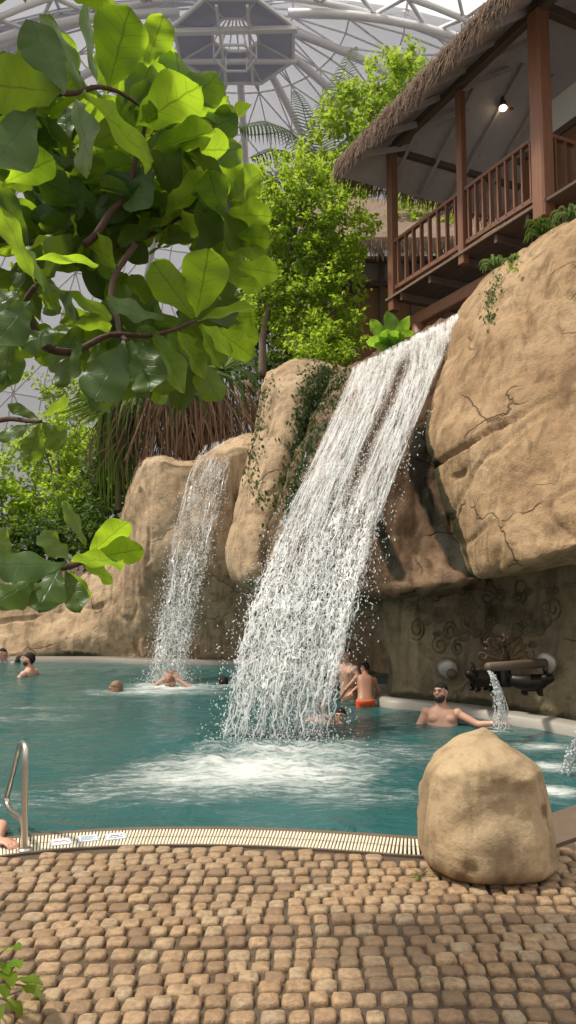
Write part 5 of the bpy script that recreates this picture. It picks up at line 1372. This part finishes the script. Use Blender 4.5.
# seated bearded man, arm stretched toward the jet
lm = G(442, 725, WL); lm = V((lm.x, lm.y, WL - .32))
person('person', 'bare chested bearded man sitting in the pool, one arm stretched toward the clear jet', lm, math.pi - .18,
    dict(SIT, pitch=7, head_yaw=-30, head_pitch=-2, armR=((.32,.04,.20),(.26,.22,.06)), armL=((-.40,.04,.36),(-.60,.16,.40),(-.95,.25,.10),(.1,.1,1))), M_SKIN, beard=True, shorts=M_TRUNKS, vox=.009, fat=1.28, scale=.97)
# boy in orange shorts seen from behind
lb = V((G(365, 706, WL).x, 9.7, WL + .07)); 
person('person', 'boy in orange swim shorts seen from behind, leaning beside the curtain of water', lb, .20,
    dict(STAND, pitch=-30, roll=9, head_yaw=38, head_pitch=0, armL=((-.30,.24,.22),(-.40,.36,.02),(-.1,.8,-.5),(0,0,1)), armR=((.34,.20,.16),(.30,.34,.0))), M_SKIN2, shorts=M_ORANGE, vox=.0095, scale=.66)
# bathers half hidden behind the large waterfall
l1 = V((G(349, 700, WL).x, 10.2, WL + .08)); person('person', 'pale person behind the spray just left of the boy in orange shorts', l1, 2.4, dict(STAND, pitch=-6, armL=((-.3,.05,.2),(-.26,.25,.1)), armR=((.3,.05,.2),(.26,.25,.1))), M_SKIN, vox=.013, scale=.78)
l2 = V((G(337, 706, WL).x, 9.1, WL - .60)); person('person', 'bather low in the water behind the right edge of the large waterfall', l2, 2.8, dict(STAND, armL=((-.36,.1,.36),(-.3,.35,.30)), armR=((.36,.1,.36),(.3,.35,.30))), M_SKIN, vox=.013, scale=.85)
l3 = V((G(321, 712, WL).x, 8.75, WL - .40)); person('person', 'dark haired bather mostly hidden behind the middle of the large waterfall', l3, 3.0, dict(STAND, armL=((-.36,.1,.36),(-.3,.35,.30)), armR=((.36,.1,.36),(.3,.35,.30))), M_SKIN2, vox=.013, scale=.85)
# swimmers on the far left
g = G(29, 675, WL); person('person', 'dark haired bearded swimmer in profile, shoulders above water, nearest of the far-left group', V((g.x, g.y, WL - .43)), 1.35, dict(STAND, head_yaw=10, armL=((-.30,.12,.30),(-.16,.40,.40)), armR=((.33,.05,.24),(.26,.28,.30))), M_SKIN, beard=True, vox=.013, fat=1.1)
g = G(9, 662, WL); person('person', 'swimmer facing the camera at the far left beside a dark haired head', V((g.x, g.y, WL - .53)), 2.9, dict(STAND, roll=12, armL=((-.40,.10,.42),(-.52,.35,.46)), armR=((.42,.10,.44),(.56,.30,.48))), M_SKIN, vox=.013)
g = G(19.5, 661.5, WL); person('person', 'dark haired head low in the water between the two men at far left', V((g.x, g.y-.05, WL - .70)), .3, dict(STAND, armL=((-.36,.1,.36),(-.3,.35,.40)), armR=((.36,.1,.36),(.3,.35,.40))), M_SKIN2, vox=.014)
# around the smaller waterfall
g = G(127, 691, WL); person('person', 'sandy haired swimmer leaving the white foam of the smaller waterfall', V((g.x, g.y, WL - .64)), 1.9, dict(STAND, pitch=-14, head_pitch=6, armL=((-.38,.16,.50),(-.34,.44,.56)), armR=((.42,.12,.56),(.48,.38,.60))), M_SKIN2, hair=M_HAIRB, vox=.013)
g = G(176, 685, WL); person('person', 'person standing under the smaller waterfall with raised elbows', V((g.x, g.y, WL - .58)), 2.9, dict(STAND, pitch=-18, head_pitch=-12, armL=((-.40,.16,.50),(-.10,.20,.70),(.4,.0,.6),(0,-1,0)), armR=((.40,.16,.50),(.10,.20,.70),(-.4,.0,.6),(0,-1,0))), M_SKIN, vox=.013, hair=M_HAIRB)
g = G(223, 684, WL); person('person', 'dark wet haired head in the water between the two waterfalls', V((g.x, g.y, WL - .68)), .4, dict(STAND, armL=((-.36,.1,.36),(-.3,.35,.40)), armR=((.36,.1,.36),(.3,.35,.40))), M_SKIN2, vox=.014)
# bather holding the pool edge at the picture edge
i = min(range(len(EDGE)), key=lambda q: (EDGE[q] - G(-28, 843)).length); e_ = EDGE[i]; n_ = edge_n(i); o = e_ - n_*.42
hx = G(3, 839, .02) ; o = V((o.x-.05, o.y+.05, WL - .52)); yw = face(o, e_.x, e_.y)
Mi = Matrix.Rotation(-yw, 3, 'Z'); wloc = Mi @ (G(-3, 840, .035) - o); wd = Mi @ V((.9, -.35, -.05)); ar = wloc
person('person', 'bather whose hand rests on the pool edge just left of the steel handrail', o, yw, dict(STAND, armR=((.30,.10,.46),(-.08,.36,.52)), armL=(((-.178+ar.x)/2-.06, ar.y*.45, (.46+ar.z)/2+.03), tuple(ar), tuple(wd), (0,0,1))), M_SKIN, vox=.010)
# ------------------------------------------------------------------ light
w = bpy.data.worlds.new('hall_daylight'); SC.world = w; w.use_nodes = True; nt = w.node_tree; nt.nodes.clear()
tc = nt.nodes.new('ShaderNodeTexCoord'); sp = nt.nodes.new('ShaderNodeSeparateXYZ'); rm = nt.nodes.new('ShaderNodeValToRGB'); bg = nt.nodes.new('ShaderNodeBackground'); ou = nt.nodes.new('ShaderNodeOutputWorld')
nt.links.new(tc.outputs['Generated'], sp.inputs[0]); nt.links.new(sp.outputs[2], rm.inputs[0])
e = rm.color_ramp.elements; e[0].position = 0.0; e[0].color = (.42, .40, .37, 1); e[1].position = .75; e[1].color = (1.0, .99, .97, 1)
m_ = e.new(.25); m_.color = (.58, .56, .54, 1)
nt.links.new(rm.outputs[0], bg.inputs['Color']); bg.inputs['Strength'].default_value = 1.2
nt.links.new(bg.outputs[0], ou.inputs[0])
sd = bpy.data.lights.new('sun', 'SUN'); so = bpy.data.objects.new('sun', sd); COL.objects.link(so)
sd.energy = 4.2; sd.angle = R(4); sd.color = (1.0, .92, .79)
to = V((-.50, -.05, .86)).normalized(); so.rotation_euler = to.to_track_quat('Z', 'Y').to_euler(); so.location = (-6, 2, 20)
vs_ = SC.view_settings; vs_.view_transform = 'Standard'; vs_.look = 'None'; vs_.exposure = 0.0; vs_.gamma = 1.0; vs_.use_curve_mapping = False
try: SC.cycles.transparent_max_bounces = 24
except Exception: pass
